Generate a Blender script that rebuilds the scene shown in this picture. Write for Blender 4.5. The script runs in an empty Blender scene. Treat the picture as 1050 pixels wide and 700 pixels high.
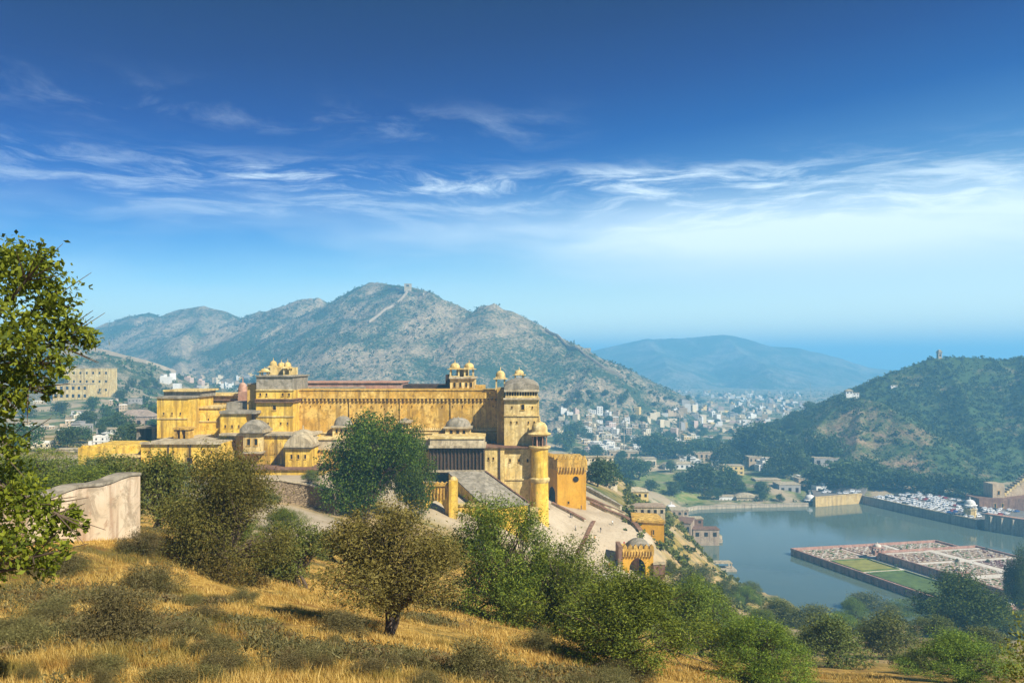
import bpy, bmesh, math, random
import numpy as np
from mathutils import Vector

SC = bpy.context.scene
COL = SC.collection
R = math.radians
PW, PH, F, CX, HZ, CAMZ = 1050.0, 700.0, 800.0, 525.0, 370.0, 120.0

# ------------------------------------------------------------------ camera, sky, sun, exposure
cam = bpy.data.cameras.new('camera')
cam.sensor_width = 36.0
cam.lens = 36.0 * F / PW
cam.shift_y = (HZ - PH / 2) / PW
cam.clip_start, cam.clip_end = 0.1, 60000
camo = bpy.data.objects.new('camera', cam)
camo.location = (0, 0, CAMZ)
camo.rotation_euler = (R(90), 0, 0)
COL.objects.link(camo)
SC.camera = camo

SUN_EL, SUN_AZ = R(40), R(133)
TO_SUN = Vector((math.sin(SUN_AZ) * math.cos(SUN_EL), math.cos(SUN_AZ) * math.cos(SUN_EL), math.sin(SUN_EL)))
sl = bpy.data.lights.new('sun', 'SUN')
sl.energy = 5.0
sl.angle = R(0.5)
sl.color = (1.0, 0.94, 0.82)
so = bpy.data.objects.new('sun', sl)
so.rotation_euler = TO_SUN.to_track_quat('Z', 'Y').to_euler()
so.location = (200, -200, 400)
COL.objects.link(so)

vs = SC.view_settings
vs.view_transform, vs.look, vs.gamma, vs.exposure = 'Standard', 'None', 1.0, 0.88
vs.use_curve_mapping = False
SC.render.engine = 'CYCLES'
SC.cycles.use_denoising = True
SC.cycles.max_bounces = 6
SC.cycles.diffuse_bounces = 3
SC.cycles.glossy_bounces = 3
SC.cycles.transmission_bounces = 4
SC.cycles.volume_bounces = 2
SC.cycles.transparent_max_bounces = 8


def lin(c):
    return tuple((x / 255 / 12.92) if x / 255 <= 0.04045 else ((x / 255 + 0.055) / 1.055) ** 2.4 for x in c)


class NT:
    """small wrapper that writes node trees"""
    def __init__(self, tree):
        self.t = tree

    def n(self, typ, ins=None, **attrs):
        nd = self.t.nodes.new(typ)
        for k, v in attrs.items():
            setattr(nd, k, v)
        for k, v in (ins or {}).items():
            s = nd.inputs[k]
            if hasattr(v, 'is_linked') or isinstance(v, bpy.types.NodeSocket):
                self.t.links.new(v, s)
            else:
                if isinstance(v, tuple) and len(v) == 3 and s.type == 'RGBA':
                    v = v + (1.0,)
                s.default_value = v
        return nd

    def math(self, op, a, b=0.0, c=None, clamp=False):
        ins = {0: a, 1: b}
        if c is not None:
            ins[2] = c
        return self.n('ShaderNodeMath', ins, operation=op, use_clamp=clamp).outputs[0]

    def mix(self, f, a, b, blend='MIX'):
        nd = self.n('ShaderNodeMix', None, data_type='RGBA', blend_type=blend)
        for idx, v in ((0, f), (6, a), (7, b)):
            s = nd.inputs[idx]
            if isinstance(v, bpy.types.NodeSocket):
                self.t.links.new(v, s)
            else:
                s.default_value = (tuple(v) + (1.0,)) if isinstance(v, tuple) and len(v) == 3 else v
        return nd.outputs[2]

    def noise(self, vec, scale, detail=4.0, rough=0.55, dist=0.0):
        nd = self.n('ShaderNodeTexNoise', {'Scale': scale, 'Detail': detail, 'Roughness': rough, 'Distortion': dist})
        if vec is not None:
            self.t.links.new(vec, nd.inputs['Vector'])
        return nd.outputs[0]

    def ramp(self, fac, stops, interp='LINEAR'):
        nd = self.n('ShaderNodeValToRGB', {0: fac})
        cr = nd.color_ramp
        cr.interpolation = interp
        while len(cr.elements) < len(stops):
            cr.elements.new(0.5)
        for e, (p, c) in zip(cr.elements, stops):
            e.position = p
            if not isinstance(c, tuple):
                c = (c, c, c)
            e.color = tuple(c) + (1.0,)
        return nd.outputs[0]

    def mapping(self, vec, scale=(1, 1, 1), loc=(0, 0, 0), rot=(0, 0, 0)):
        return self.n('ShaderNodeMapping', {'Vector': vec, 'Scale': scale, 'Location': loc, 'Rotation': rot}).outputs[0]

    def smooth(self, x, a, b):
        return self.n('ShaderNodeMapRange', {0: x, 1: a, 2: b, 3: 0.0, 4: 1.0}, interpolation_type='SMOOTHSTEP').outputs[0]


# world: physical sky, deepened towards the zenith as the photo's sky is, with thin streaks of cloud
W = bpy.data.worlds.new('World')
SC.world = W
W.use_nodes = True
W.node_tree.nodes.clear()
w = NT(W.node_tree)
sky = w.n('ShaderNodeTexSky', sky_type='NISHITA', sun_disc=False, sun_elevation=SUN_EL, sun_rotation=SUN_AZ,
          altitude=300.0, air_density=1.0, dust_density=0.6, ozone_density=3.0).outputs[0]
dirv = w.n('ShaderNodeTexCoord').outputs['Generated']
sep = w.n('ShaderNodeSeparateXYZ', {0: dirv})
el = w.math('MULTIPLY', w.math('ARCSINE', sep.outputs[2]), 57.2958)
az = w.math('MULTIPLY', w.math('ARCTAN2', sep.outputs[0], sep.outputs[1]), 57.2958)
el01 = w.math('DIVIDE', el, 40.0, clamp=True)
SKYTINT = [(0.0, (2.4, 2.0, 1.6)), (0.10, (1.30, 1.28, 1.12)), (0.19, (0.62, 0.86, 0.96)), (0.27, (0.22, 0.50, 0.80)), (0.36, (0.01, 0.21, 0.60)),
           (0.46, (0.0, 0.09, 0.42)), (0.56, (0.0, 0.035, 0.28)), (0.70, (0.0, 0.008, 0.16)), (1.0, (0.0, 0.02, 0.18))]
azf = w.smooth(az, -45.0, 42.0)
azel = w.math('MULTIPLY', w.math('MULTIPLY_ADD', azf, -0.19, 0.095), w.math('MULTIPLY', w.smooth(el, 34.0, 20.0), w.smooth(el, -1.0, 8.0)))
el_eff = w.math('ADD', azel, el01)
tint = w.ramp(el_eff, SKYTINT)
base = w.mix(1.0, sky, tint, 'MULTIPLY')
# streaks, mapped on azimuth / elevation of the sky dome
comb = w.n('ShaderNodeCombineXYZ', {0: az, 1: el, 2: 0.0}).outputs[0]
warp = w.noise(w.mapping(comb, (0.05, 0.16, 1)), 1.0, 3.0)
elw = w.math('MULTIPLY_ADD', w.math('SUBTRACT', warp, 0.5), 5.0, el)
combw = w.n('ShaderNodeCombineXYZ', {0: az, 1: elw, 2: 0.0}).outputs[0]
st = w.noise(w.mapping(combw, (0.115, 0.75, 1), (3.1, 0.7, 0)), 1.0, 9.0, 0.66, 0.35)
st3 = w.noise(w.mapping(combw, (0.11, 0.42, 1), (9.3, 4.2, 0)), 1.0, 7.0, 0.66, 0.4)
st2 = w.noise(w.mapping(combw, (0.035, 0.16, 1), (7.7, 2.2, 0)), 1.0, 4.0, 0.55)


def band(center, width, lo, hi, amp, thr0, thr1, noise_sock, soft=6.0):
    g = w.math('DIVIDE', w.math('SUBTRACT', el, center), width)
    g = w.math('POWER', 2.71828, w.math('MULTIPLY', w.math('MULTIPLY', g, g), -1.0))
    m = w.math('MULTIPLY', w.smooth(az, lo - soft, lo + soft), w.smooth(az, hi + soft, hi - soft))
    s = w.smooth(noise_sock, thr0, thr1)
    return w.math('MULTIPLY', w.math('MULTIPLY', w.math('MULTIPLY', g, m), s), amp)


cl = band(12.9, 0.8, -22, 19, 0.80, 0.40, 0.74, st, 5)
cl = w.math('ADD', cl, band(12.4, 1.4, -60, 50, 0.36, 0.42, 0.68, st))
cl = w.math('ADD', cl, band(10.6, 1.2, -60, 5, 0.20, 0.44, 0.66, st))
cl = w.math('ADD', cl, band(16.6, 1.3, -34, 3, 0.20, 0.46, 0.72, st3))
cl = w.math('ADD', cl, band(8.9, 2.1, 0, 60, 0.62, 0.05, 0.64, st2, 14))
cl = w.math('ADD', cl, band(9.0, 2.5, -60, 60, 0.34, 0.30, 0.70, st2))
cl = w.math('ADD', cl, band(10.6, 1.8, 6, 60, 0.45, 0.42, 0.66, st))
cl = w.math('ADD', cl, band(6.6, 2.4, -60, 60, 0.30, 0.34, 0.70, st2))
cl = w.math('MINIMUM', cl, 1.0)
CLOUD = w.mix(cl, base, (6.6, 7.6, 8.2))
bgn = w.n('ShaderNodeBackground', {'Color': CLOUD, 'Strength': 0.085})
w.n('ShaderNodeOutputWorld', {'Surface': bgn.outputs[0]})

HAZE_DENSITY = 0.00038
HAZE_COLOR = (0.22, 0.62, 1.0)

# ------------------------------------------------------------------ pixel <-> world
def P(u, v, y):
    return np.array(((u - CX) / F * y, y, CAMZ - (v - HZ) / F * y))


def X(u, y):
    return (u - CX) / F * y


def Z(v, y):
    return CAMZ - (v - HZ) / F * y


# ------------------------------------------------------------------ mesh helpers
def mesh_np(name, verts, faces, mats=(), smooth=False, midx=None):
    """verts n x 3, faces: list of int arrays (m x k)"""
    me = bpy.data.meshes.new(name)
    verts = np.asarray(verts, dtype=np.float32)
    if not isinstance(faces, (list, tuple)):
        faces = [faces]
    me.vertices.add(len(verts))
    me.vertices.foreach_set('co', verts.ravel())
    loops = np.concatenate([np.asarray(f, dtype=np.int32).ravel() for f in faces])
    sizes = np.concatenate([np.full(len(f), np.asarray(f).shape[1], dtype=np.int32) for f in faces])
    starts = np.concatenate(([0], np.cumsum(sizes)[:-1])).astype(np.int32)
    me.loops.add(len(loops))
    me.loops.foreach_set('vertex_index', loops)
    me.polygons.add(len(sizes))
    me.polygons.foreach_set('loop_start', starts)
    if midx is not None:
        me.polygons.foreach_set('material_index', np.asarray(midx, dtype=np.int32))
    if smooth:
        me.polygons.foreach_set('use_smooth', np.ones(len(sizes), dtype=bool))
    me.update(calc_edges=True)
    me.validate()
    for m in mats:
        me.materials.append(m)
    return me


def link(name, me, parent=None, loc=None):
    o = bpy.data.objects.new(name, me)
    COL.objects.link(o)
    if parent is not None:
        o.parent = parent
    if loc is not None:
        o.location = loc
    return o


def tag(o, label=None, cat=None, group=None, kind=None):
    if label: o['label'] = label
    if cat: o['category'] = cat
    if group: o['group'] = group
    if kind: o['kind'] = kind
    return o


WORLD_LOC = {}


def thing(name, label, cat, loc, group=None):
    o = bpy.data.objects.new(name, None)
    COL.objects.link(o)
    o.location = tuple(float(c) for c in loc)
    WORLD_LOC[o.name] = np.array(o.location)
    return tag(o, label, cat, group, "thing")


class MB:
    """collects boxes, prisms, lathes, tubes in world coordinates and links them as ONE mesh object"""
    def __init__(self):
        self.v, self.f, self.m = [], [], []

    def add(self, verts, faces, mi=0):
        o = len(self.v)
        self.v += [tuple(float(c) for c in p) for p in verts]
        self.f += [tuple(i + o for i in f) for f in faces]
        self.m += [mi] * len(faces)
        return self

    def box(self, x0, x1, y0, y1, z0, z1, mi=0, rz=0.0, taper=0.0):
        cx, cy = (x0 + x1) / 2, (y0 + y1) / 2
        c, s = math.cos(rz), math.sin(rz)
        vs = []
        for z, t in ((z0, 0.0), (z1, taper)):
            for x, y in ((x0 + t, y0 + t), (x1 - t, y0 + t), (x1 - t, y1 - t), (x0 + t, y1 - t)):
                dx, dy = x - cx, y - cy
                vs.append((cx + dx * c - dy * s, cy + dx * s + dy * c, z))
        return self.add(vs, [(3, 2, 1, 0), (4, 5, 6, 7), (0, 1, 5, 4), (1, 2, 6, 5), (2, 3, 7, 6), (3, 0, 4, 7)], mi)

    def pbox(self, u0, u1, v0, v1, y, d, mi=0):
        """front face measured on the photo, at distance y, d deep"""
        return self.box(X(u0, y), X(u1, y), y, y + d, Z(v1, y), Z(v0, y), mi)

    def hexa(self, low, high, mi=0):
        n = len(low)
        fs = [tuple(range(n - 1, -1, -1)), tuple(range(n, 2 * n))]
        fs += [(i, (i + 1) % n, n + (i + 1) % n, n + i) for i in range(n)]
        return self.add(list(low) + list(high), fs, mi)

    def prism_y(self, prof, y0, y1, mi=0):
        """outline of (x, z) pairs, anticlockwise seen from the front, extruded from y0 to y1"""
        n = len(prof)
        vs = [(x, y0, z) for x, z in prof] + [(x, y1, z) for x, z in prof]
        fs = [tuple(range(n)), tuple(range(2 * n - 1, n - 1, -1))]
        fs += [((i + 1) % n, i, n + i, n + (i + 1) % n) for i in range(n)]
        return self.add(vs, fs, mi)

    def lathe(self, cx, cy, prof, n=16, sx=1.0, sy=1.0, mi=0):
        """prof: (radius, z) from bottom to top"""
        vs, fs = [], []
        for r, z in prof:
            for k in range(n):
                a = 2 * math.pi * k / n + math.pi / n
                vs.append((cx + r * sx * math.cos(a), cy + r * sy * math.sin(a), z))
        for i in range(len(prof) - 1):
            for k in range(n):
                fs.append((i * n + k, i * n + (k + 1) % n, (i + 1) * n + (k + 1) % n, (i + 1) * n + k))
        fs.append(tuple(range(n - 1, -1, -1)))
        t = (len(prof) - 1) * n
        fs.append(tuple(range(t, t + n)))
        return self.add(vs, fs, mi)

    def tube(self, pts, radii, n=7, mi=0):
        vs, fs = [], []
        pts = [Vector(p) for p in pts]
        for i, p in enumerate(pts):
            d = (pts[min(i + 1, len(pts) - 1)] - pts[max(i - 1, 0)])
            d = d.normalized() if d.length > 1e-6 else Vector((0, 0, 1))
            a = d.cross(Vector((0.31, 0.95, 0.05))).normalized()
            b = d.cross(a)
            for k in range(n):
                t = 2 * math.pi * k / n
                q = p + (a * math.cos(t) + b * math.sin(t)) * radii[i]
                vs.append(tuple(q))
        for i in range(len(pts) - 1):
            for k in range(n):
                fs.append((i * n + k, i * n + (k + 1) % n, (i + 1) * n + (k + 1) % n, (i + 1) * n + k))
        fs.append(tuple(range(n)))
        fs.append(tuple(range((len(pts) - 1) * n, len(pts) * n)))
        return self.add(vs, fs, mi)

    def mesh(self, name, mats, off=(0, 0, 0), smooth=False):
        me = bpy.data.meshes.new(name)
        off = np.asarray(off, dtype=float)
        me.from_pydata([tuple(np.asarray(p) - off) for p in self.v], [], self.f)
        mats = mats if isinstance(mats, (list, tuple)) else [mats]
        for m in mats:
            me.materials.append(m)
        me.polygons.foreach_set('material_index', self.m)
        bm = bmesh.new()
        bm.from_mesh(me)
        bmesh.ops.recalc_face_normals(bm, faces=bm.faces)
        if smooth:
            for f in bm.faces:
                f.smooth = True
        bm.to_mesh(me)
        bm.free()
        if smooth:
            try:
                me.set_sharp_from_angle(angle=R(40))
            except Exception:
                pass
        return me

    def build(self, name, mats, parent=None, smooth=False):
        off = (0, 0, 0)
        if parent is not None:
            off = WORLD_LOC.get(parent.name, np.zeros(3))
        return_o = link(name, self.mesh(name, mats, off, smooth), parent)
        if parent is not None:
            WORLD_LOC[return_o.name] = off       # the part's own origin sits at its thing's base
        return return_o


def mat(name):
    m = bpy.data.materials.new(name)
    m.use_nodes = True
    m.node_tree.nodes.clear()
    return m, NT(m.node_tree)


def fin(nt, color, rough=0.9, bump=None, bump_d=0.1, bump_s=0.6, spec=0.25, metallic=0.0):
    ins = {'Base Color': color, 'Roughness': rough, 'Specular IOR Level': spec, 'Metallic': metallic}
    if bump is not None:
        ins['Normal'] = nt.n('ShaderNodeBump', {'Height': bump, 'Distance': bump_d, 'Strength': bump_s}).outputs[0]
    b = nt.n('ShaderNodeBsdfPrincipled', ins)
    nt.n('ShaderNodeOutputMaterial', {'Surface': b.outputs[0]})


def pos(nt):
    return nt.n('ShaderNodeNewGeometry').outputs['Position']


def objrand(nt):
    return nt.n('ShaderNodeObjectInfo').outputs['Random']
# ------------------------------------------------------------------ noise for the ground
_rs = np.random.RandomState(7)
_LAT = _rs.rand(256, 256)


def vnoise(x, y):
    xi, yi = np.floor(x).astype(int), np.floor(y).astype(int)
    fx, fy = x - xi, y - yi
    fx, fy = fx * fx * (3 - 2 * fx), fy * fy * (3 - 2 * fy)
    g = lambda a, b: _LAT[a & 255, b & 255]
    return (g(xi, yi) * (1 - fx) + g(xi + 1, yi) * fx) * (1 - fy) + (g(xi, yi + 1) * (1 - fx) + g(xi + 1, yi + 1) * fx) * fy


def fbm(x, y, s, octv=5, gain=0.5, ridged=False):
    t, a, n = 0.0, 1.0, 0.0
    for k in range(octv):
        q = vnoise(x * s + 17.3 * k, y * s + 5.1 * k)
        if ridged:
            q = 1 - np.abs(2 * q - 1)
        t = t + a * q
        n += a
        a *= gain
        s *= 2.03
    return t / n


# ------------------------------------------------------------------ ground control points
ctrl = [(0, 1.2, 118.3), (-3, 4, 117.3), (3, 4, 117.0), (0, -10, 119.0), (0, -60, 120), (-60, 0, 119), (60, 0, 108), (0, -400, 125),
        (-400, 0, 120), (400, 0, 60), (1000, 0, 20), (-1000, 0, 100), (0, -3000, 100), (0, -11000, 60)]
PIX = [(-150, 700, 13), (0, 700, 14), (150, 700, 14), (300, 700, 15), (430, 700, 17), (560, 700, 24), (650, 700, 30), (750, 700, 40),
       (850, 700, 50), (960, 700, 58), (1050, 700, 62), (1200, 700, 66), (0, 640, 23), (150, 640, 23), (300, 640, 26), (420, 652, 33),
       (530, 650, 40), (600, 655, 52), (-100, 590, 32), (0, 590, 33), (120, 590, 34), (240, 594, 44), (330, 606, 48), (60, 540, 45),
       (140, 542, 48), (200, 550, 52), (260, 572, 62), (340, 590, 62), (470, 622, 55), (560, 645, 52), (-100, 540, 46),
       (150, 530, 90), (60, 520, 90), (300, 548, 95), (350, 565, 95), (285, 524, 130), (345, 550, 115), (310, 508, 170), (250, 502, 190),
       (150, 494, 200), (60, 480, 220), (0, 475, 240), (-150, 475, 240), (480, 570, 120), (480, 543, 185), (553, 532, 222), (500, 537, 195),
       (600, 612, 120), (620, 560, 235), (592, 570, 225), (575, 516, 262), (600, 520, 262), (640, 535, 255), (665, 548, 250), (640, 590, 222),
       (652, 593, 225), (670, 602, 225), (600, 600, 200), (560, 562, 215), (680, 562, 252), (690, 548, 400), (700, 565, 320), (680, 522, 420),
       (660, 530, 420), (640, 505, 500), (620, 489, 600), (640, 495, 690), (700, 582, 300), (720, 602, 290), (760, 627, 290), (800, 642, 280),
       (700, 645, 180), (640, 645, 130), (700, 672, 90), (800, 684, 90), (900, 688, 90), (1050, 690, 95), (900, 655, 180), (1000, 655, 180),
       (850, 648, 230), (950, 642, 280), (1050, 632, 320), (1200, 640, 320), (1050, 665, 150),
       (640, 513, 330), (625, 501, 350), (660, 531, 300), (650, 509, 420), (690, 536, 370), (605, 500, 300), (750, 600, 420), (850, 636, 366), (690, 560, 500), (738, 552, 510), (715, 523, 645), (830, 519, 660)]
for u, v, y in PIX:
    ctrl.append(tuple(P(u, v, y)))
for u, y, z in [(650, 720, 7), (700, 670, 5), (800, 690, 6), (900, 730, 7), (1000, 740, 8), (1150, 700, 8), (700, 900, 8), (800, 900, 8), (600, 800, 10),
                (560, 900, 14), (650, 1250, 9), (800, 1400, 9), (900, 2000, 8), (700, 3000, 6), (900, 5000, 5), (500, 5000, 5), (100, 6000, 8),
                (1050, 4000, 8), (0, 11500, 5), (1050, 11500, 5), (525, 11500, 5), (300, 300, 88), (400, 320, 86), (500, 320, 82), (300, 500, 70),
                (450, 500, 60), (560, 450, 44), (450, 900, 40), (300, 900, 60), (150, 450, 79), (100, 350, 80.5), (60, 300, 83.5), (130, 500, 76),
                (60, 550, 76), (180, 600, 78), (150, 800, 84), (90, 820, 84), (220, 1000, 75), (250, 1200, 73), (200, 1500, 70), (330, 1200, 66),
                (450, 1400, 45), (0, 700, 78), (-200, 300, 90), (-200, 800, 85), (100, 2500, 55), (100, 4000, 20), (1150, 480, 4), (1300, 600, 8)]:
    ctrl.append((X(u, y), y, z))
ctrl = np.array(ctrl)


def polar(x, y):
    return np.arctan2(x, y), np.log(np.maximum(np.hypot(x, y), 0.5))


def _feat(x, y):
    a, l = polar(x, y)
    return np.stack([a * 1.5, l], -1)


_cf = _feat(ctrl[:, 0], ctrl[:, 1])
_D = np.linalg.norm(_cf[:, None] - _cf[None], axis=-1)
_n = len(ctrl)
_A = np.zeros((_n + 1, _n + 1))
_A[:_n, :_n] = np.sqrt(_D ** 2 + 0.03 ** 2)
_A[:_n, _n] = _A[_n, :_n] = 1
_W = np.linalg.solve(_A, np.append(ctrl[:, 2], 0))

# lake outline (photo pixels on the water plane z = 0)
LAKEPX = [(700, 526), (716, 522), (780, 520), (829, 519), (838, 519.5), (884, 515.5), (1003, 542), (1012, 543), (1060, 551), (1220, 575),
          (1240, 660), (1050, 655), (950, 656), (850, 646), (806, 614), (752, 598), (702, 577), (689, 562), (692, 556), (741, 556), (741, 548), (710, 540), (690, 530)]
LAKE = np.array([((u - CX) / F * (CAMZ * F / (v - HZ)), CAMZ * F / (v - HZ)) for u, v in LAKEPX])


def sdist(poly, x, y):
    """signed distance to a polygon, positive outside"""
    d = np.full(np.shape(x), 1e18)
    ins = np.zeros(np.shape(x), bool)
    for i in range(len(poly)):
        ax, ay = poly[i]
        bx, by = poly[(i + 1) % len(poly)]
        ex, ey = bx - ax, by - ay
        t = np.clip(((x - ax) * ex + (y - ay) * ey) / (ex * ex + ey * ey), 0, 1)
        d = np.minimum(d, (x - ax - t * ex) ** 2 + (y - ay - t * ey) ** 2)
        c = ((ay > y) != (by > y)) & (x < (bx - ax) * (y - ay) / (by - ay + 1e-12) + ax)
        ins ^= c
    d = np.sqrt(d)
    return np.where(ins, -d, d)


def sstep(a, b, x):
    t = np.clip((x - a) / (b - a), 0, 1)
    return t * t * (3 - 2 * t)


def height_raw(x, y):
    x, y = np.asarray(x, float), np.asarray(y, float)
    sh = x.shape
    x, y = x.ravel(), y.ravel()
    z = np.empty(len(x))
    for i in range(0, len(x), 20000):
        f = _feat(x[i:i + 20000], y[i:i + 20000])
        d = np.linalg.norm(f[:, None] - _cf[None], axis=-1)
        z[i:i + 20000] = np.sqrt(d * d + 0.03 ** 2) @ _W[:_n] + _W[_n]
    r = np.hypot(x, y)
    wild = sstep(6, 40, r) * (1 - sstep(195, 215, r) * (1 - sstep(290, 340, r)))
    z += wild * ((fbm(x, y, 0.35, 3) - 0.5) * 0.35 * (1 - sstep(60, 140, r)) + (fbm(x + 90, y, 0.06, 4) - 0.5) * 1.6 * sstep(15, 60, r)
                 + (fbm(x, y + 50, 0.012, 4) - 0.5) * 5.0 * sstep(260, 500, r))
    z = np.where(r < 9, np.minimum(z, 118.5 - 0.16 * r), z)
    d = sdist(LAKE, x, y)
    bank = sstep(0, 22, d)
    z = np.where(d < 0, np.maximum(-4.0, -0.25 + d * 0.8), 0.5 + (np.maximum(z, 1.2) - 0.5) * bank)
    return z.reshape(sh)


# polar grid: fine where the photo looks, coarse behind the camera
_ph = np.concatenate([np.linspace(-math.pi, -0.80, 50)[:-1], np.linspace(-0.80, 0.80, 560), np.linspace(0.80, math.pi, 50)[1:]])
_lr = np.concatenate([np.linspace(0, math.log(10), 26)[:-1], np.linspace(math.log(10), math.log(850), 480)[:-1], np.linspace(math.log(850), math.log(11800), 105)])
_PH, _LR = np.meshgrid(_ph, _lr)
_GX, _GY = np.sin(_PH) * np.exp(_LR), np.cos(_PH) * np.exp(_LR)
_GZ = height_raw(_GX, _GY)


def H(x, y):
    """height of the ground sheet, read off its own grid"""
    x, y = np.asarray(x, float), np.asarray(y, float)
    a, l = polar(x, y)
    i = np.clip(np.searchsorted(_lr, l) - 1, 0, len(_lr) - 2)
    j = np.clip(np.searchsorted(_ph, a) - 1, 0, len(_ph) - 2)
    fi = np.clip((l - _lr[i]) / (_lr[i + 1] - _lr[i]), 0, 1)
    fj = np.clip((a - _ph[j]) / (_ph[j + 1] - _ph[j]), 0, 1)
    return (_GZ[i, j] * (1 - fj) + _GZ[i, j + 1] * fj) * (1 - fi) + (_GZ[i + 1, j] * (1 - fj) + _GZ[i + 1, j + 1] * fj) * fi


_ys = np.exp(np.linspace(math.log(9), math.log(3500), 4000))


def hit(u, v, ymin=9.0):
    """first point of the ground seen through a pixel of the photo, beyond ymin"""
    ys = _ys[_ys >= ymin]
    xs = (u - CX) / F * ys
    zs = CAMZ - (v - HZ) / F * ys
    below = np.nonzero(zs < H(xs, ys))[0]
    k = below[0] if len(below) else len(ys) - 1
    return np.array((xs[k], ys[k], float(H(xs[k], ys[k]))))


def grid_faces(nr, nc):
    a = np.arange(nr * nc).reshape(nr, nc)
    return np.stack([a[:-1, :-1], a[:-1, 1:], a[1:, 1:], a[1:, :-1]], -1).reshape(-1, 4)[:, ::-1]


# ------------------------------------------------------------------ ground material
def ground_material():
    m, t = mat('dry_hillside')
    p = pos(t)
    za = t.n('ShaderNodeAttribute', None, attribute_name='zone').outputs['Color']
    zs = t.n('ShaderNodeSeparateColor', {0: za})
    n1 = t.noise(p, 0.22, 5, 0.6, 0.4)
    n2 = t.noise(p, 2.2, 5, 0.65)
    n3 = t.noise(p, 14.0, 3, 0.7)
    straw = t.mix(t.smooth(n2, 0.35, 0.68), (0.40, 0.235, 0.045), (0.62, 0.41, 0.11))
    straw = t.mix(t.smooth(n3, 0.45, 0.75), straw, (0.22, 0.12, 0.03))
    weed = t.mix(n2, (0.10, 0.075, 0.025), (0.16, 0.13, 0.035))
    dry = t.mix(t.smooth(n1, 0.47, 0.62), straw, weed)
    n4 = t.noise(p, 0.5, 4, 0.65, 0.6)
    dry = t.mix(t.math('MULTIPLY', t.smooth(n4, 0.5, 0.66), 0.75), dry, (0.20, 0.10, 0.028))
    nb = t.noise(p, 0.035, 5, 0.6)
    nc = t.noise(p, 0.16, 4, 0.65)
    green = t.mix(t.smooth(nc, 0.4, 0.65), (0.045, 0.075, 0.02), (0.15, 0.17, 0.05))
    earth = t.mix(nc, (0.30, 0.23, 0.14), (0.42, 0.34, 0.22))
    valley = t.mix(t.smooth(nb, 0.42, 0.58), green, earth)
    dust = t.mix(t.smooth(nc, 0.3, 0.7), (0.34, 0.27, 0.18), (0.44, 0.36, 0.25))
    c = t.mix(zs.outputs[0], valley, dry)
    c = t.mix(zs.outputs[1], c, t.mix(t.smooth(nc, 0.35, 0.7), (0.11, 0.17, 0.03), (0.28, 0.25, 0.10)))
    c = t.mix(zs.outputs[2], c, dust)
    fin(t, c, 0.95, t.math('ADD', n2, t.math('MULTIPLY', n3, 0.5)), 0.12, 0.7, 0.1)
    return m


MAT_GROUND = ground_material()
_r = np.hypot(_GX, _GY)
_me = mesh_np('ground', np.stack([_GX, _GY, _GZ], -1).reshape(-1, 3), grid_faces(len(_lr), len(_ph)), [MAT_GROUND], True)
_zone = np.zeros((_GX.size, 4), np.float32)
xf, yf = _GX.ravel(), _GY.ravel()
_zone[:, 0] = 1 - sstep(90, 150, _r.ravel()) * (1 - 0.45 * sstep(0.35, 0.6, fbm(xf, yf, 0.03, 3)))
_east = sstep(0.10, 0.17, xf / np.maximum(yf, 1)) * (1 - sstep(430, 520, _r.ravel()))
_zone[:, 0] = np.maximum(_zone[:, 0] * (1 - sstep(430, 520, _r.ravel())), _east * (0.08 + 0.45 * sstep(0.4, 0.55, fbm(xf, yf, 0.05, 3))))
LAWN = np.array([(X(u, y), y) for u, y in [(640, 670), (700, 655), (800, 668), (826, 690), (800, 760), (740, 800), (650, 780)]])
_zone[:, 1] = (1 - sstep(-6, 10, sdist(LAWN, xf, yf))) * sstep(0.42, 0.58, fbm(xf, yf, 0.02, 3))
PATHPX = [(262, 560), (300, 552), (350, 566), (372, 545), (340, 532), (300, 519), (270, 520), (262, 530)]
PATH = np.array([hit(u, v, 60)[:2] for u, v in PATHPX])
_zone[:, 2] = 1 - sstep(-3, 4, sdist(PATH, xf, yf))
FORE = np.array([(X(u, y), y) for u, y in [(80, 212), (300, 195), (480, 180), (560, 196), (672, 205), (668, 262), (610, 290), (80, 300)]])
_zone[:, 2] = np.maximum(_zone[:, 2], 0.85 * (1 - sstep(-4, 10, sdist(FORE, xf, yf))))
ca = _me.color_attributes.new('zone', 'FLOAT_COLOR', 'POINT')
_zone[:, 3] = 1
ca.data.foreach_set('color', _zone.ravel())
ground = tag(link('ground', _me), kind='structure')

# ------------------------------------------------------------------ lake
def water_material():
    m, t = mat('lake_water')
    p = pos(t)
    n1 = t.noise(t.mapping(p, (1, 1, 1)), 0.9, 4, 0.6)
    n2 = t.noise(p, 0.025, 4, 0.6)
    col = t.mix(n2, (0.070, 0.105, 0.088), (0.10, 0.135, 0.105))
    b = t.n('ShaderNodeBump', {'Height': n1, 'Distance': 0.03, 'Strength': 0.4})
    s = t.n('ShaderNodeBsdfPrincipled', {'Base Color': col, 'Roughness': t.math('MULTIPLY_ADD', t.smooth(n2, 0.4, 0.6), 0.07, 0.03), 'IOR': 1.33, 'Normal': b.outputs[0]})
    t.n('ShaderNodeOutputMaterial', {'Surface': s.outputs[0]})
    return m


_lx, _ly = LAKE.mean(0)
me = bpy.data.meshes.new('lake')
LK = [(_lx + (x - _lx) * 1.04, _ly + (y - _ly) * 1.04, 0.0) for x, y in LAKE]
me.from_pydata(LK, [], [tuple(range(len(LK)))])
me.materials.append(water_material())
bm = bmesh.new(); bm.from_mesh(me); bmesh.ops.triangulate(bm, faces=bm.faces); bmesh.ops.recalc_face_normals(bm, faces=bm.faces)
for f in bm.faces:
    if f.normal.z < 0: f.normal_flip()
bm.to_mesh(me); bm.free()
tag(link('lake_water', me), kind='structure')


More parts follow.
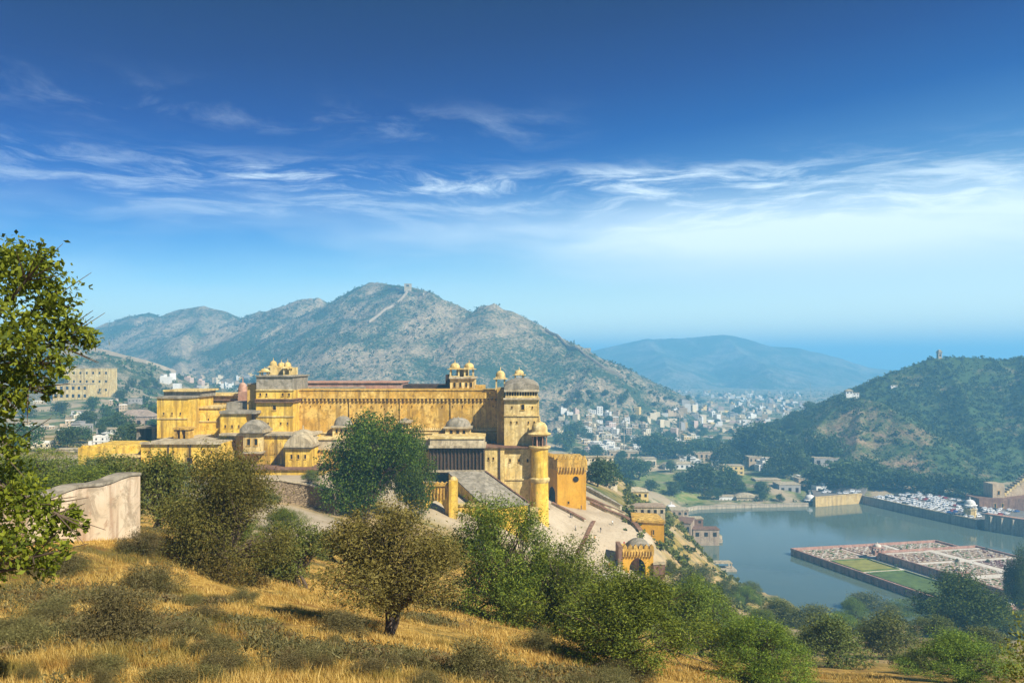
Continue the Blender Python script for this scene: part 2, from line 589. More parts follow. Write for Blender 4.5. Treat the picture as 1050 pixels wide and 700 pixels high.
# ------------------------------------------------------------------ hills and mountains
def ridge_field(x, y, ridges, slope, base_pow=1.0):
    """highest of the slopes that fall away from the ridge lines"""
    z = np.full(np.shape(x), -1e9)
    near = np.full(np.shape(x), 1e9)
    for k, line in enumerate(ridges):
        sl = slope
        if isinstance(line, tuple):
            line, sl = line
        pts = np.array([P(u, v, yy) for u, v, yy in line])
        for a, b in zip(pts[:-1], pts[1:]):
            ex, ey = b[0] - a[0], b[1] - a[1]
            t = np.clip(((x - a[0]) * ex + (y - a[1]) * ey) / (ex * ex + ey * ey), 0, 1)
            d = np.hypot(x - a[0] - t * ex, y - a[1] - t * ey)
            h = a[2] + t * (b[2] - a[2])
            near = np.minimum(near, d)
            z = np.maximum(z, h - sl * np.power(d + 4, base_pow) + sl * 4)
    return z, near


def hill(name, u0, u1, y0, y1, nu, ny, ridges, slope, rough, material, fade=30.0, detail=(0.006, 6), low=-6.0):
    us = np.linspace(u0, u1, nu)
    ys = np.exp(np.linspace(math.log(y0), math.log(y1), ny))
    U, Y = np.meshgrid(us, ys)
    x, y = (U - CX) / F * Y, Y
    wx = x + (fbm(x, y, 0.004, 4) - 0.5) * rough * 1.4
    wy = y + (fbm(x + 900, y, 0.004, 4) - 0.5) * rough * 1.4
    z, near = ridge_field(wx, wy, ridges, slope)
    calm = 0.30 + 0.70 * sstep(0, rough * 4, near)
    gz = H(x, y)
    up = np.clip((z - gz) / fade, 0, 1)
    rg = fbm(x, y, detail[0], detail[1], 0.55, True) - 0.72
    z = z + rg * rough * calm * (0.35 + 0.65 * up) + (fbm(x + 300, y + 40, 0.03, 4) - 0.5) * rough * 0.30 * calm
    z = np.where(z < gz + 0.0, gz - 2.5 + np.maximum((z - gz), -8) * 0.6, z)
    edge = np.minimum(sstep(0, 0.03, (U - u0) / (u1 - u0)), sstep(0, 0.03, (u1 - U) / (u1 - u0)))
    z = z * edge + (gz - 6) * (1 - edge)
    o = link(name, mesh_np(name, np.stack([x, y, z], -1).reshape(-1, 3), grid_faces(ny, nu), [material], True))
    tag(o, kind='structure')
    g = (us, ys, z)

    def hh(px, py):
        px, py = np.asarray(px, float), np.asarray(py, float)
        uu = CX + px / np.maximum(py, 1) * F
        i = np.clip(np.searchsorted(ys, py) - 1, 0, ny - 2)
        j = np.clip(np.searchsorted(us, uu) - 1, 0, nu - 2)
        fi = np.clip((py - ys[i]) / (ys[i + 1] - ys[i]), 0, 1)
        fj = np.clip((uu - us[j]) / (us[j + 1] - us[j]), 0, 1)
        r = (z[i, j] * (1 - fj) + z[i, j + 1] * fj) * (1 - fi) + (z[i + 1, j] * (1 - fj) + z[i + 1, j + 1] * fj) * fi
        out = (uu < u0) | (uu > u1) | (py < y0) | (py > y1)
        return np.where(out, -99, r)
    return o, hh, g


def rock_material(name, rock_a, rock_b, scrub, s, cover0, cover1, bare=None):
    m, t = mat(name)
    p = pos(t)
    n1 = t.noise(p, 0.010 * s, 6, 0.62, 0.6)
    n2 = t.noise(p, 0.055 * s, 5, 0.68, 0.3)
    n3 = t.noise(p, 0.22 * s, 4, 0.7)
    rock = t.mix(t.smooth(n2, 0.35, 0.65), rock_a, rock_b)
    cov = t.math('ADD', t.math('MULTIPLY', n1, 0.6), t.math('MULTIPLY', n3, 0.4))
    if bare:      # open earth round one knob of the hill
        sx = t.n('ShaderNodeSeparateXYZ', {0: p})
        d = t.math('SQRT', t.math('ADD', t.math('POWER', t.math('DIVIDE', t.math('SUBTRACT', sx.outputs[0], bare[0]), bare[2]), 2.0), t.math('POWER', t.math('DIVIDE', t.math('SUBTRACT', sx.outputs[1], bare[1]), bare[3]), 2.0)))
        cov = t.math('ADD', cov, t.math('MULTIPLY', t.smooth(d, 0.3, 1.5), 0.10))
    c = t.mix(t.smooth(cov, cover0, cover1), rock, scrub)
    c = t.mix(t.math('MULTIPLY', t.smooth(n3, 0.52, 0.66), 0.7), c, tuple(q * 0.8 for q in scrub))
    fin(t, c, 0.95, t.math('ADD', t.math('MULTIPLY', n2, 1.4), t.math('MULTIPLY', n3, 0.6)), 7.0 / s, 0.75, 0.05)
    return m


MAT_ROCK = rock_material('rocky_mountain', (0.27, 0.21, 0.14), (0.42, 0.33, 0.21), (0.04, 0.07, 0.035), 1.0, 0.43, 0.57)
MAT_FAR = rock_material('far_mountain_rock', (0.22, 0.20, 0.16), (0.3, 0.27, 0.2), (0.05, 0.08, 0.04), 0.5, 0.40, 0.55)
MAT_GREENHILL = rock_material('scrub_hill', (0.26, 0.16, 0.095), (0.34, 0.25, 0.15), (0.055, 0.09, 0.03), 2.2, 0.40, 0.58, (355.0, 790.0, 70.0, 110.0))
MAT_LEFTHILL = rock_material('dry_scrub_hill', (0.30, 0.24, 0.16), (0.38, 0.31, 0.2), (0.05, 0.075, 0.03), 2.0, 0.42, 0.55)

MTN = [
    ([(330, 326, 2500), (345, 308, 2350), (360, 294, 2250), (375, 288, 2180), (398, 290, 2050), (418, 293, 1850), (440, 299, 1760), (462, 309, 1700), (489, 322, 1640),
      (500, 313, 1590), (512, 309, 1550), (522, 314, 1510), (530, 321, 1480), (545, 333, 1430), (560, 344, 1400), (572, 350, 1370), (585, 358, 1320), (600, 371, 1290), (618, 388, 1270), (635, 405, 1260), (650, 420, 1260)], 0.62),
    ([(418, 293, 1850), (404, 308, 1700), (390, 325, 1600), (372, 343, 1500), (352, 362, 1400), (330, 384, 1280), (316, 396, 1200)], 0.70),
    ([(440, 299, 1760), (440, 322, 1620), (432, 350, 1480), (420, 380, 1330), (405, 402, 1200)], 0.72),
    ([(512, 309, 1550), (508, 335, 1440), (492, 362, 1320), (478, 386, 1220), (468, 408, 1120)], 0.70),
    ([(545, 333, 1430), (545, 362, 1330), (540, 386, 1250), (528, 404, 1180)], 0.72),
    ([(600, 371, 1290), (598, 390, 1220), (592, 408, 1160), (588, 416, 1130)], 0.8),
    ([(572, 348, 1560), (603, 362, 1560), (630, 376, 1520), (655, 392, 1480), (690, 409, 1430)], 0.5),
    ([(462, 309, 1700), (470, 336, 1560), (462, 360, 1450)], 0.75),
    ([(105, 337, 3000), (130, 325, 2950), (152, 321, 2900), (165, 324, 2880), (182, 317, 2800), (205, 312, 2750), (222, 316, 2700), (238, 325, 2650), (265, 319, 2600),
      (290, 311, 2550), (306, 307, 2500), (322, 305, 2450), (333, 316, 2420), (345, 308, 2350)], 0.5),
    ([(60, 348, 3100), (105, 337, 3000)], 0.5),
    ([(205, 312, 2750), (200, 335, 2450), (190, 360, 2150), (180, 382, 1850)], 0.55),
    ([(290, 311, 2550), (276, 338, 2250), (255, 362, 1950), (240, 382, 1700)], 0.55),
    ([(345, 308, 2350), (322, 338, 2050), (296, 364, 1750), (278, 386, 1500)], 0.6),
    ([(130, 325, 2950), (122, 350, 2600), (115, 368, 2300)], 0.5),
]


def near_y(y):
    return y if y < 1400 else 1400 + (min(y, 2000) - 1400) * 0.30 + max(0, y - 2000) * 0.62


MTN = [([(u, v, near_y(y)) for u, v, y in (l[0] if isinstance(l, tuple) else l)], l[1] if isinstance(l, tuple) else 0.62) for l in MTN]
mtn_o, MTN_H, _ = hill('mountain', 40, 730, 860, 2700, 560, 420, MTN, 0.62, 50.0, MAT_ROCK, 40.0, (0.0085, 5))

FARM = [[(560, 385, 4368), (610, 359, 4368), (640, 352, 4368), (662, 347, 4368), (690, 347, 4290), (715, 345, 4290), (742, 343, 4290), (762, 346, 4290), (790, 354, 4290),
         (820, 357, 4290), (850, 364, 4290), (885, 374, 4290), (930, 384, 4290), (1000, 388, 4290)],
        [(662, 347, 4368), (680, 365, 3822), (690, 380, 3354)], [(742, 343, 4290), (770, 365, 3822), (790, 380, 3354)]]
hill('far_mountain', 520, 1060, 3000, 5600, 260, 90, FARM, 0.36, 55.0, MAT_FAR, 50.0, (0.002, 6))

RH = [
    [(700, 480, 1020), (740, 466, 1010), (780, 448, 1000), (805, 436, 990), (830, 424, 980), (852, 412, 970), (875, 402, 970), (900, 390, 980), (920, 381, 990),
     (940, 373, 1000), (955, 368, 1000), (965, 367, 1000), (985, 366, 1000), (1005, 367, 990), (1025, 369, 980), (1050, 366, 980), (1090, 364, 960), (1150, 368, 900), (1250, 380, 850)],
    ([(852, 412, 970), (868, 407, 900), (885, 409, 870), (905, 413, 850), (925, 428, 815), (945, 450, 775), (955, 470, 745)], 0.50),
    ([(868, 407, 900), (850, 428, 860), (828, 450, 810), (812, 470, 770)], 0.55),
    ([(885, 409, 870), (882, 435, 815), (878, 460, 765)], 0.6),
    ([(965, 367, 1000), (985, 395, 920), (1000, 428, 840), (1010, 465, 765)], 0.5),
    ([(1050, 366, 980), (1062, 400, 880), (1075, 440, 800), (1085, 480, 730)], 0.5),
]
rh_o, RH_H, _ = hill('scrub_hill', 690, 1280, 690, 1250, 420, 260, RH, 0.48, 12.0, MAT_GREENHILL, 20.0, (0.016, 5))

LH = [[(-150, 348, 900), (0, 346, 960), (40, 349, 980), (60, 352, 1000), (105, 362, 1000), (150, 373, 1010), (190, 386, 1040), (225, 396, 1080)],
      ([(40, 349, 980), (55, 370, 880), (70, 392, 790)], 0.4), ([(105, 362, 1000), (110, 380, 900), (118, 398, 800)], 0.4),
      ([(125, 418, 640), (137, 409, 620), (150, 415, 600), (165, 425, 570)], 0.5), ([(60, 352, 1000), (0, 385, 800)], 0.35)]
lh_o, LH_H, _ = hill('dry_scrub_hill', -250, 330, 480, 1300, 300, 180, LH, 0.42, 10.0, MAT_LEFTHILL, 16.0, (0.018, 5))


def HA(x, y):
    """top of ground and hills together"""
    return np.maximum(np.maximum(H(x, y), MTN_H(x, y)), np.maximum(RH_H(x, y), LH_H(x, y)))


def hit_all(u, v, ymin=9.0, ymax=3400):
    ys = _ys[(_ys >= ymin) & (_ys <= ymax)]
    xs = (u - CX) / F * ys
    zs = CAMZ - (v - HZ) / F * ys
    below = np.nonzero(zs < HA(xs, ys))[0]
    if not len(below):
        return None
    k = below[0]
    return np.array((xs[k], ys[k], float(HA(xs[k], ys[k]))))


# haze: one closed box of even air round the whole place
hz = MB().box(-12600, 12600, -12600, 12600, -12.0, 312.0)
mh, th = mat('haze_air')
hv = th.n('ShaderNodeVolumePrincipled', {'Color': HAZE_COLOR, 'Density': HAZE_DENSITY, 'Anisotropy': 0.05})
th.n('ShaderNodeOutputMaterial', {'Volume': hv.outputs[0]})
tag(hz.build('haze', mh), 'pale blue haze hanging over the whole valley', kind='stuff')
# ------------------------------------------------------------------ fort materials
def plaster(name, base, pale, dark, streak=0.55, rough_s=1.0, topdark=None):
    """lime plaster with patches, rain streaks and grime"""
    m, t = mat(name)
    p = pos(t)
    n1 = t.noise(p, 0.22, 5, 0.62, 0.5)
    n2 = t.noise(p, 1.6, 5, 0.68)
    st = t.noise(t.mapping(p, (0.7, 0.7, 0.07)), 1.0, 4, 0.65, 0.2)
    c = t.mix(t.smooth(n1, 0.35, 0.68), base, pale)
    c = t.mix(t.math('MULTIPLY', t.smooth(st, 0.44, 0.66), streak), c, dark)
    c = t.mix(t.math('MULTIPLY', t.smooth(n2, 0.56, 0.74), 0.5 * rough_s), c, dark)
    n3 = t.noise(p, 0.7, 6, 0.7, 0.8)
    c = t.mix(t.math('MULTIPLY', t.smooth(n3, 0.46, 0.60), min(0.8, 0.50 * rough_s)), c, tuple(q * 0.55 for q in base))
    big = t.noise(t.mapping(p, (0.42, 0.42, 0.035), (3.3, 1.7, 0.4)), 1.0, 5, 0.68, 0.3)
    c = t.mix(t.math('MULTIPLY', t.smooth(big, 0.54, 0.68), min(0.75, streak)), c, tuple(q * 0.7 for q in dark))
    fin(t, c, 0.92, t.math('ADD', n2, n1), 0.08, 0.5, 0.12)
    return m


YEL = plaster('yellow_plaster', (0.71, 0.44, 0.050), (0.78, 0.56, 0.12), (0.21, 0.115, 0.03), 0.72, 1.2)
YELDK = plaster('weathered_yellow_plaster', (0.56, 0.32, 0.05), (0.70, 0.47, 0.13), (0.11, 0.065, 0.022), 0.55, 1.9)
YELDP = plaster('deep_yellow_plaster', (0.62, 0.32, 0.025), (0.66, 0.37, 0.04), (0.22, 0.11, 0.03), 0.25, 0.5)
CREAM = plaster('cream_plaster', (0.63, 0.45, 0.15), (0.72, 0.58, 0.28), (0.22, 0.14, 0.06), 0.6, 1.3)
PALE = plaster('pale_lime_stone', (0.42, 0.34, 0.21), (0.54, 0.46, 0.31), (0.17, 0.13, 0.08), 0.6, 1.3)
GREYROOF = plaster('grey_lime_roof', (0.27, 0.235, 0.17), (0.36, 0.32, 0.25), (0.10, 0.085, 0.06), 0.5, 1.5)
PINK = plaster('pink_terracotta_plaster', (0.44, 0.23, 0.15), (0.50, 0.32, 0.22), (0.20, 0.11, 0.08), 0.5)
REDBR = plaster('red_sandstone', (0.19, 0.10, 0.06), (0.27, 0.16, 0.10), (0.07, 0.04, 0.03), 0.5)
DARK = plaster('dark_lattice_stone', (0.055, 0.035, 0.024), (0.10, 0.065, 0.045), (0.02, 0.015, 0.012), 0.5)
RUBBLE = None


def flat(name, c, rough=0.8, var=0.25, scale=2.0):
    m, t = mat(name)
    n = t.noise(pos(t), scale, 4, 0.6)
    fin(t, t.mix(n, tuple(q * (1 - var) for q in c), tuple(min(1, q * (1 + var)) for q in c)), rough, n, 0.02, 0.3, 0.2)
    return m


VOID = flat('dark_opening', (0.018, 0.014, 0.011))
WOOD = flat('old_dark_wood', (0.09, 0.055, 0.03))
IRON = flat('dark_iron', (0.05, 0.048, 0.045), 0.6)
AWN = flat('green_awning_cloth', (0.03, 0.20, 0.06))
WHITE = plaster('white_limewash', (0.70, 0.68, 0.62), (0.78, 0.76, 0.72), (0.36, 0.32, 0.27), 0.4)


def rubble_mat():
    m, t = mat('rubble_stone_wall')
    p = pos(t)
    vo = t.n('ShaderNodeTexVoronoi', {'Vector': t.mapping(p, (1.0, 1.0, 1.6)), 'Scale': 1.5}, feature='F1')
    ed = t.n('ShaderNodeTexVoronoi', {'Vector': t.mapping(p, (1.0, 1.0, 1.6)), 'Scale': 1.5}, feature='DISTANCE_TO_EDGE').outputs['Distance']
    n = t.noise(p, 3.0, 4, 0.6)
    c = t.mix(t.n('ShaderNodeSeparateColor', {0: vo.outputs['Color']}).outputs[0], (0.22, 0.16, 0.10), (0.40, 0.31, 0.20))
    c = t.mix(t.smooth(ed, 0.10, 0.02), c, (0.12, 0.085, 0.055))
    c = t.mix(t.math('MULTIPLY', n, 0.5), c, (0.30, 0.22, 0.12))
    fin(t, c, 0.95, t.smooth(ed, 0.0, 0.12), 0.15, 0.8, 0.1)
    return m


RUBBLE = rubble_mat()


def paving_mat():
    m, t = mat('pale_stone_paving')
    p = pos(t)
    n1 = t.noise(p, 0.10, 5, 0.62, 0.4)
    n2 = t.noise(p, 1.4, 4, 0.65)
    c = t.mix(t.smooth(n1, 0.35, 0.65), (0.35, 0.28, 0.19), (0.45, 0.37, 0.26))
    c = t.mix(t.math('MULTIPLY', t.smooth(n2, 0.50, 0.70), 0.6), c, (0.24, 0.18, 0.12))
    fin(t, c, 0.9, n2, 0.05, 0.4, 0.15)
    return m


PAVE = paving_mat()


# ------------------------------------------------------------------ fort helpers
def win(parent, u, v, y, wpx, hpx, arch=False, frame=None):
    """a small window proud of the wall: surround and dark opening"""
    x, z, w, h = X(u, y), Z(v, y), wpx / F * y, hpx / F * y
    f = MB()
    t = 0.16 * w
    f.box(x - w / 2 - t, x - w / 2, y - 0.12, y + 0.05, z - h / 2 - t, z + h / 2 + t)
    f.box(x + w / 2, x + w / 2 + t, y - 0.12, y + 0.05, z - h / 2 - t, z + h / 2 + t)
    f.box(x - w / 2, x + w / 2, y - 0.121, y + 0.049, z + h / 2, z + h / 2 + t)
    f.box(x - w / 2 - t * 1.6, x + w / 2 + t * 1.6, y - 0.25, y + 0.048, z - h / 2 - t * 1.6, z - h / 2)
    o = f.build('window', frame or YELDK, parent)
    MB().box(x - w / 2 + 0.002, x + w / 2 - 0.002, y - 0.02, y + 0.03, z - h / 2 + 0.002, z + h / 2 - 0.002).build('opening', VOID, o)
    return o


def dome_prof(r, z, h, bulge=1.06):
    """ribbed onion-like cupola with finial"""
    pts = []
    for k in range(9):
        a = k / 8 * math.pi / 2
        pts.append((r * (math.cos(a) ** 0.85) * (1 + (bulge - 1) * math.sin(2 * a)), z + h * math.sin(a)))
    return pts[:-1] + [(r * 0.10, z + h * 1.0), (r * 0.14, z + h * 1.10), (r * 0.07, z + h * 1.2), (r * 0.11, z + h * 1.3), (r * 0.02, z + h * 1.65)]


def chhatri(parent, x, y, z, w, h, n=4, dome=CREAM, body=CREAM, rnd=True):
    """open pavilion: plinth and eave in one part, columns and dome as its own pieces"""
    b = MB()
    hp, hc = h * 0.10, h * 0.40
    ze = z + hp + hc
    b.box(x - w * 0.68, x + w * 0.68, y - w * 0.68, y + w * 0.68, ze, ze + h * 0.05)
    b.box(x - w * 0.48, x + w * 0.48, y - w * 0.48, y + w * 0.48, ze + h * 0.05, ze + h * 0.12)
    o = b.build('roof_pavilion', body, parent)
    MB().box(x - w / 2, x + w / 2, y - w / 2, y + w / 2, z - 0.3, z + hp).build('plinth', body, o)
    for i in range(4):
        sx, sy = ((-1, -1), (1, -1), (1, 1), (-1, 1))[i]
        cx, cy = x + sx * w * 0.40, y + sy * w * 0.40
        MB().box(cx - w * 0.07, cx + w * 0.07, cy - w * 0.07, cy + w * 0.07, z + hp, ze).build('column', body, o)
    MB().lathe(x, y, dome_prof(w * 0.47, ze + h * 0.12, h * 0.30), 14).build('dome', dome, o, True)
    return o


def bangla(mb, x0, x1, y0, y1, z, rise, droop=0.0, mi=0, n=14, ex=0.75):
    """curved-eave vault: a bow profile across x, swelling front to back"""
    m = 7
    vs = []
    for j in range(m + 1):
        t = j / m
        yy = y0 + (y1 - y0) * t
        prof = math.sin(math.pi * (0.10 + 0.80 * t)) ** 0.6
        for i in range(n + 1):
            s = i / n
            zz = z + rise * (math.sin(math.pi * (0.06 + 0.88 * s)) ** ex) * (0.25 + 0.75 * prof) - droop * (2 * s - 1) ** 4
            vs.append((x0 + (x1 - x0) * s, yy, zz))
    fs = [(j * (n + 1) + i, j * (n + 1) + i + 1, (j + 1) * (n + 1) + i + 1, (j + 1) * (n + 1) + i) for j in range(m) for i in range(n)]
    mb.add(vs, fs, mi)
    zb = z - droop - 0.3
    rim = [j for j in range(n + 1)]
    # skirts close the vault down to the wall head
    for seq in ([i for i in range(n + 1)], [m * (n + 1) + i for i in range(n + 1)], [j * (n + 1) for j in range(m + 1)], [j * (n + 1) + n for j in range(m + 1)]):
        a = [vs[k] for k in seq]
        k = len(a)
        mb.add(a + [(p[0], p[1], zb) for p in a], [(i, i + 1, k + i + 1, k + i) for i in range(k - 1)], mi)
    return mb


def merlons(mb, x0, x1, y, d, z, w, h, gap=0.35, mi=0):
    """row of pointed battlements along x"""
    n = max(2, int((x1 - x0) / (w * (1 + gap))))
    st = (x1 - x0) / n
    for i in range(n):
        a = x0 + i * st + st * gap / 2
        b = a + st * (1 - gap * 0.7)
        mb.prism_y([(a, z), (b, z), (b, z + h * 0.55), ((a + b) / 2, z + h), (a, z + h * 0.55)], y, y + d, mi)


def arch_wall(x0, x1, z0, z1, ax0, ax1, az, y0, y1, pointed=0.55, n=9):
    """wall with an arched doorway cut out of it"""
    hw, cx = (ax1 - ax0) / 2, (ax0 + ax1) / 2
    spring = az - hw * 1.05
    arc = []
    for i in range(n + 1):
        t = i / n
        s = -1 + 2 * t
        zz = spring + (az - spring) * (1 - abs(s) ** (2.0 - pointed)) ** (0.62)
        arc.append((cx + s * hw, zz))
    prof = [(x0, z0), (ax0, z0)] + arc + [(ax1, z0), (x1, z0), (x1, z1), (x0, z1)]
    return MB().prism_y(prof, y0, y1)


# ------------------------------------------------------------------ the palace on its rock
YB = 232.0
pal = thing('hill_palace', 'long yellow hilltop palace with domed towers, terraces and a high streaked curtain wall', 'palace', (X(330, YB), YB, Z(500, YB)))


def pb(name, u0, u1, v0, v1, y, d, m, parent=None):
    return MB().pbox(u0, u1, v0, v1, y, d).build(name, m, parent or pal)


# long curtain wall with its corbelled head
cw = pb('curtain_wall', 300, 518, 409.5, 475, 238, 10, YELDK)
mb = MB().pbox(300, 518, 400, 408.6, 237.2, 9)
for k in range(54):
    u = 302 + k * 4.0
    mb.pbox(u, u + 1.6, 408.6, 411.2, 237.3, 0.68)
mb.pbox(299.6, 518.4, 399.3, 400.2, 236.9, 9.6)
mb.build('parapet', YELDK, cw)
mb = MB()
for k in range(3):
    mb.pbox(300, 515, 443.0, 444.6, 237.0, 1.0)
    break
for k in range(48):
    u = 420 + k * 2.0
    if u < 514: mb.pbox(u, u + 1.0, 438.6, 440.0, 237.4, 0.6)
mb.pbox(418, 515, 440, 441.2, 237.2, 0.8)
mb.build('corbel_table', CREAM, cw)
# roofs and courtyard ranges behind the wall
pb('rear_range', 304, 412, 392.5, 401, 256, 16, PINK)
mb = MB().pbox(303, 413, 391.4, 392.6, 255.4, 17.2); mb.build('parapet', PINK, pal)
pb('rear_range', 412, 470, 394.5, 402, 258, 14, DARK)
pb('rear_range', 303, 372, 397.0, 402.5, 250, 5, GREYROOF)
mb = MB()
a = [P(310, 399.5, 247), P(330, 402.5, 247), P(372, 401.5, 247), P(372, 397.5, 247), P(352, 398.2, 247)]
mb.prism_y([(p[0], p[2]) for p in a], 246, 249); mb.build('roof', GREYROOF, pal)

# tall left tower with its roof pavilions
lt = pb('tower', 262.5, 300.5, 400, 482, 231, 18, YEL)
mb = MB().pbox(262.8, 300.2, 386.0, 400, 231.4, 17)
mb.pbox(261.8, 301.2, 384.8, 386.2, 230.8, 18.2)
mb.build('attic', GREYROOF, lt)
mb = MB().pbox(260.5, 301.8, 409.0, 410.0, 229.6, 20.4).pbox(261.0, 301.4, 411.0, 412.4, 229.9, 19.8)
mb.build('cornice', REDBR, lt)
for u0, u1, v0, v1, yy in ((262.0, 300.9, 426.4, 427.4, 230.7), (261.4, 301.2, 442.2, 443.6, 230.5), (262.2, 300.8, 399.2, 400.4, 230.6)):
    MB().pbox(u0, u1, v0, v1, yy, 1.0).build('string_course', CREAM, lt)
win(lt, 281.5, 418.0, 231, 3.2, 4.4)
for u in (268, 274, 281, 288, 294):
    win(lt, u, 445.6, 231, 0.9, 1.2)
pb('side_turret', 253.5, 262.4, 394, 445, 234, 12, YELDK)
mb = MB().pbox(252.8, 263, 393, 394.3, 233.4, 13); mb.build('cornice', GREYROOF, pal)
for u, vb, w_, h_, yy in ((271.5, 385, 9.0, 10.5, 236), (280.3, 385, 8.0, 21, 243), (288.5, 385, 8.0, 19, 246), (295.0, 385, 7.6, 19.5, 237)):
    chhatri(pal, X(u, yy), yy, Z(vb + 0.6, yy), w_ / F * yy, h_ / F * yy * 0.82)
MB().pbox(277, 299, 376.5, 384.8, 239, 7).build('roof_room', CREAM, pal)
# small weathered dome left of the tower
mb = MB().lathe(X(249, 252), 252, dome_prof(4.6 / F * 252, Z(401.5, 252), 3.0), 14); mb.build('dome', PINK, pal, True)
pb('roof_room', 244, 254.5, 401.5, 413, 249, 8, PINK)

# far left block with its dark returns
lb = pb('corner_block', 161, 192.5, 408.2, 449, 232, 20, YEL)
mb = MB().pbox(160.4, 193.2, 406.6, 408.4, 231.5, 21).pbox(168, 206, 401.2, 407, 240, 12)
mb.build('roof', GREYROOF, lb)
MB().pbox(167, 207, 399.6, 401.4, 239, 14).build('parapet', CREAM, lb)
pb('wing', 192.4, 226, 418.5, 449, 240.5, 12, YEL)
MB().pbox(192, 226, 417.0, 418.7, 240, 13).build('parapet', CREAM, pal)
pb('rear_range', 207, 243, 405.5, 418, 256, 8, YELDK)
MB().pbox(206, 244, 403.2, 405.7, 255, 10).build('parapet', CREAM, pal)
MB().pbox(206.5, 243.5, 409.2, 410.5, 255.3, 1).build('string_course', REDBR, pal)
md = pb('middle_block', 225.5, 252, 424, 484, 227, 14, YEL)
MB().pbox(224.8, 262.3, 421.4, 424.2, 226.2, 15.8).build('parapet', GREYROOF, md)
MB().pbox(232, 254, 412.5, 421.6, 236, 10).build('roof_room', GREYROOF, md)
pb('wing', 251.9, 262.6, 440, 484, 229, 12, YEL)

# front range under the tower with the hanging bay
fr = pb('front_range', 252, 322, 446.4, 484, 224.5, 8, YEL)
MB().pbox(224.5, 322.4, 444.6, 446.6, 223.6, 9.6).build('cornice', PALE, fr)
for k in range(14):
    MB().pbox(262 + k * 4.2, 263.2 + k * 4.2, 446.6, 448.0, 223.9, 0.62).build('bracket', PALE, fr)
bay = pb('bay', 249.5, 268, 444.5, 464, 222, 6, CREAM)
mb = MB()
yb = 222.0
bangla(mb, X(247, yb), X(270, yb), yb - 1.2, yb + 6.5, Z(440.5, yb), 10 / F * yb, 0.5, ex=0.5)
mb.build('dome', GREYROOF, bay, True)
MB().pbox(246.2, 270.8, 440.9, 443.9, 220.9, 8).build('eave', PALE, bay)
mb = MB().pbox(248.8, 268.8, 463, 465, 221.4, 7); mb.build('sill', PALE, bay)
win(bay, 255, 453, 222, 3.2, 6.5); win(bay, 262.5, 453, 222, 3.2, 6.5)

# pavilion with the bowed roof
kb = pb('pavilion', 292.5, 319.5, 458.3, 482, 219, 10, YEL)
MB().pbox(291.2, 320.8, 456.4, 458.5, 217.8, 12.4).build('eave', PALE, kb)
yb = 219.0
mb = MB(); bangla(mb, X(291.8, yb), X(320.2, yb), yb - 0.8, yb + 10.8, Z(455.0, yb), 13.5 / F * yb, 1.0); mb.build('dome', PALE, kb, True)
MB().box(X(305.6, yb), X(306.4, yb), yb + 4.8, yb + 5.2, Z(442, yb), Z(437.5, yb)).build('finial', PALE, kb)
pb('lower_wall', 224, 330, 481.5, 500, 216.5, 14, YEL)
MB().pbox(223.4, 331, 480.0, 481.7, 215.8, 15.6).build('coping', REDBR, pal)
mb = MB(); yb = 214.0
mb.hexa([(X(289, yb), yb - 2, Z(493.5, yb)), (X(301, yb), yb - 2, Z(493.5, yb)), (X(301, yb), yb + 2.5, Z(489, yb)), (X(289, yb), yb + 2.5, Z(489, yb))],
        [(X(289, yb), yb - 2, Z(493, yb)), (X(301, yb), yb - 2, Z(493, yb)), (X(301, yb), yb + 2.5, Z(488.5, yb)), (X(289, yb), yb + 2.5, Z(488.5, yb))])
mb.build('awning', AWN, pal)

# lower terrace in front of the left block
tr = MB()
tr.pbox(144.5, 224.2, 455.2, 500, 214, 26).build('terrace', YEL, pal)
mb = MB().pbox(143.6, 225, 453.2, 455.4, 213.2, 1.6)
mb.box(X(144.4, 214), X(224, 214), 214.6, 240.4, Z(455.2, 214) - 0.2, Z(455.2, 214) + 0.25)
mb.build('parapet', PALE, pal)
for u in (172, 194.5):
    MB().pbox(u, u + 0.8, 456.5, 478, 213.7, 0.28).build('drainpipe', DARK, pal)
win(pal, 194.5, 472, 214, 5.5, 6)
mb = MB()
yb = 226.0
for (u0, u1) in ((178, 181), (184.5, 186), (190, 193)):
    mb.pbox(u0, u1, 440, 449.5, yb, 4)
mb.pbox(177, 194, 438.5, 440.5, yb - 0.4, 5)
mb.build('roof_shelter', YELDK, pal)
MB().pbox(80, 144.6, 459, 480, 218, 20).build('outer_wall', YEL, pal)
mb = MB(); merlons(mb, X(82, 218), X(144, 218), 218.2, 0.7, Z(459.2, 218), 0.75, 0.75); mb.build('battlement', YEL, pal)
mb = MB().pbox(108, 142, 467.3, 469, 212, 6).pbox(110, 140, 469, 484, 213, 5); mb.build('guard_room', CREAM, pal)
mb = MB().pbox(139, 160, 437.5, 439.3, 244, 9).pbox(140, 143, 439.3, 452, 245, 7).pbox(155.5, 159, 439.3, 452, 245.2, 7); mb.build('open_shed', GREYROOF, pal)
MB().pbox(142.9, 155.6, 439.2, 452, 250, 1).build('opening', VOID, pal)

# blind arches, slit windows and ledges that break up the long walls
def panel(parent, u0, u1, v0, v1, y, m=YELDK):
    x0, x1, z0, z1 = X(u0, y), X(u1, y), Z(v1, y), Z(v0, y)
    MB().prism_y([(x0, z0), (x1, z0), (x1, z0 + (z1 - z0) * 0.62), (x0 + (x1 - x0) * 0.82, z0 + (z1 - z0) * 0.86), ((x0 + x1) / 2, z1), (x0 + (x1 - x0) * 0.18, z0 + (z1 - z0) * 0.86), (x0, z0 + (z1 - z0) * 0.62)], y - 0.16, y + 0.1).build('blind_arch', m, parent)


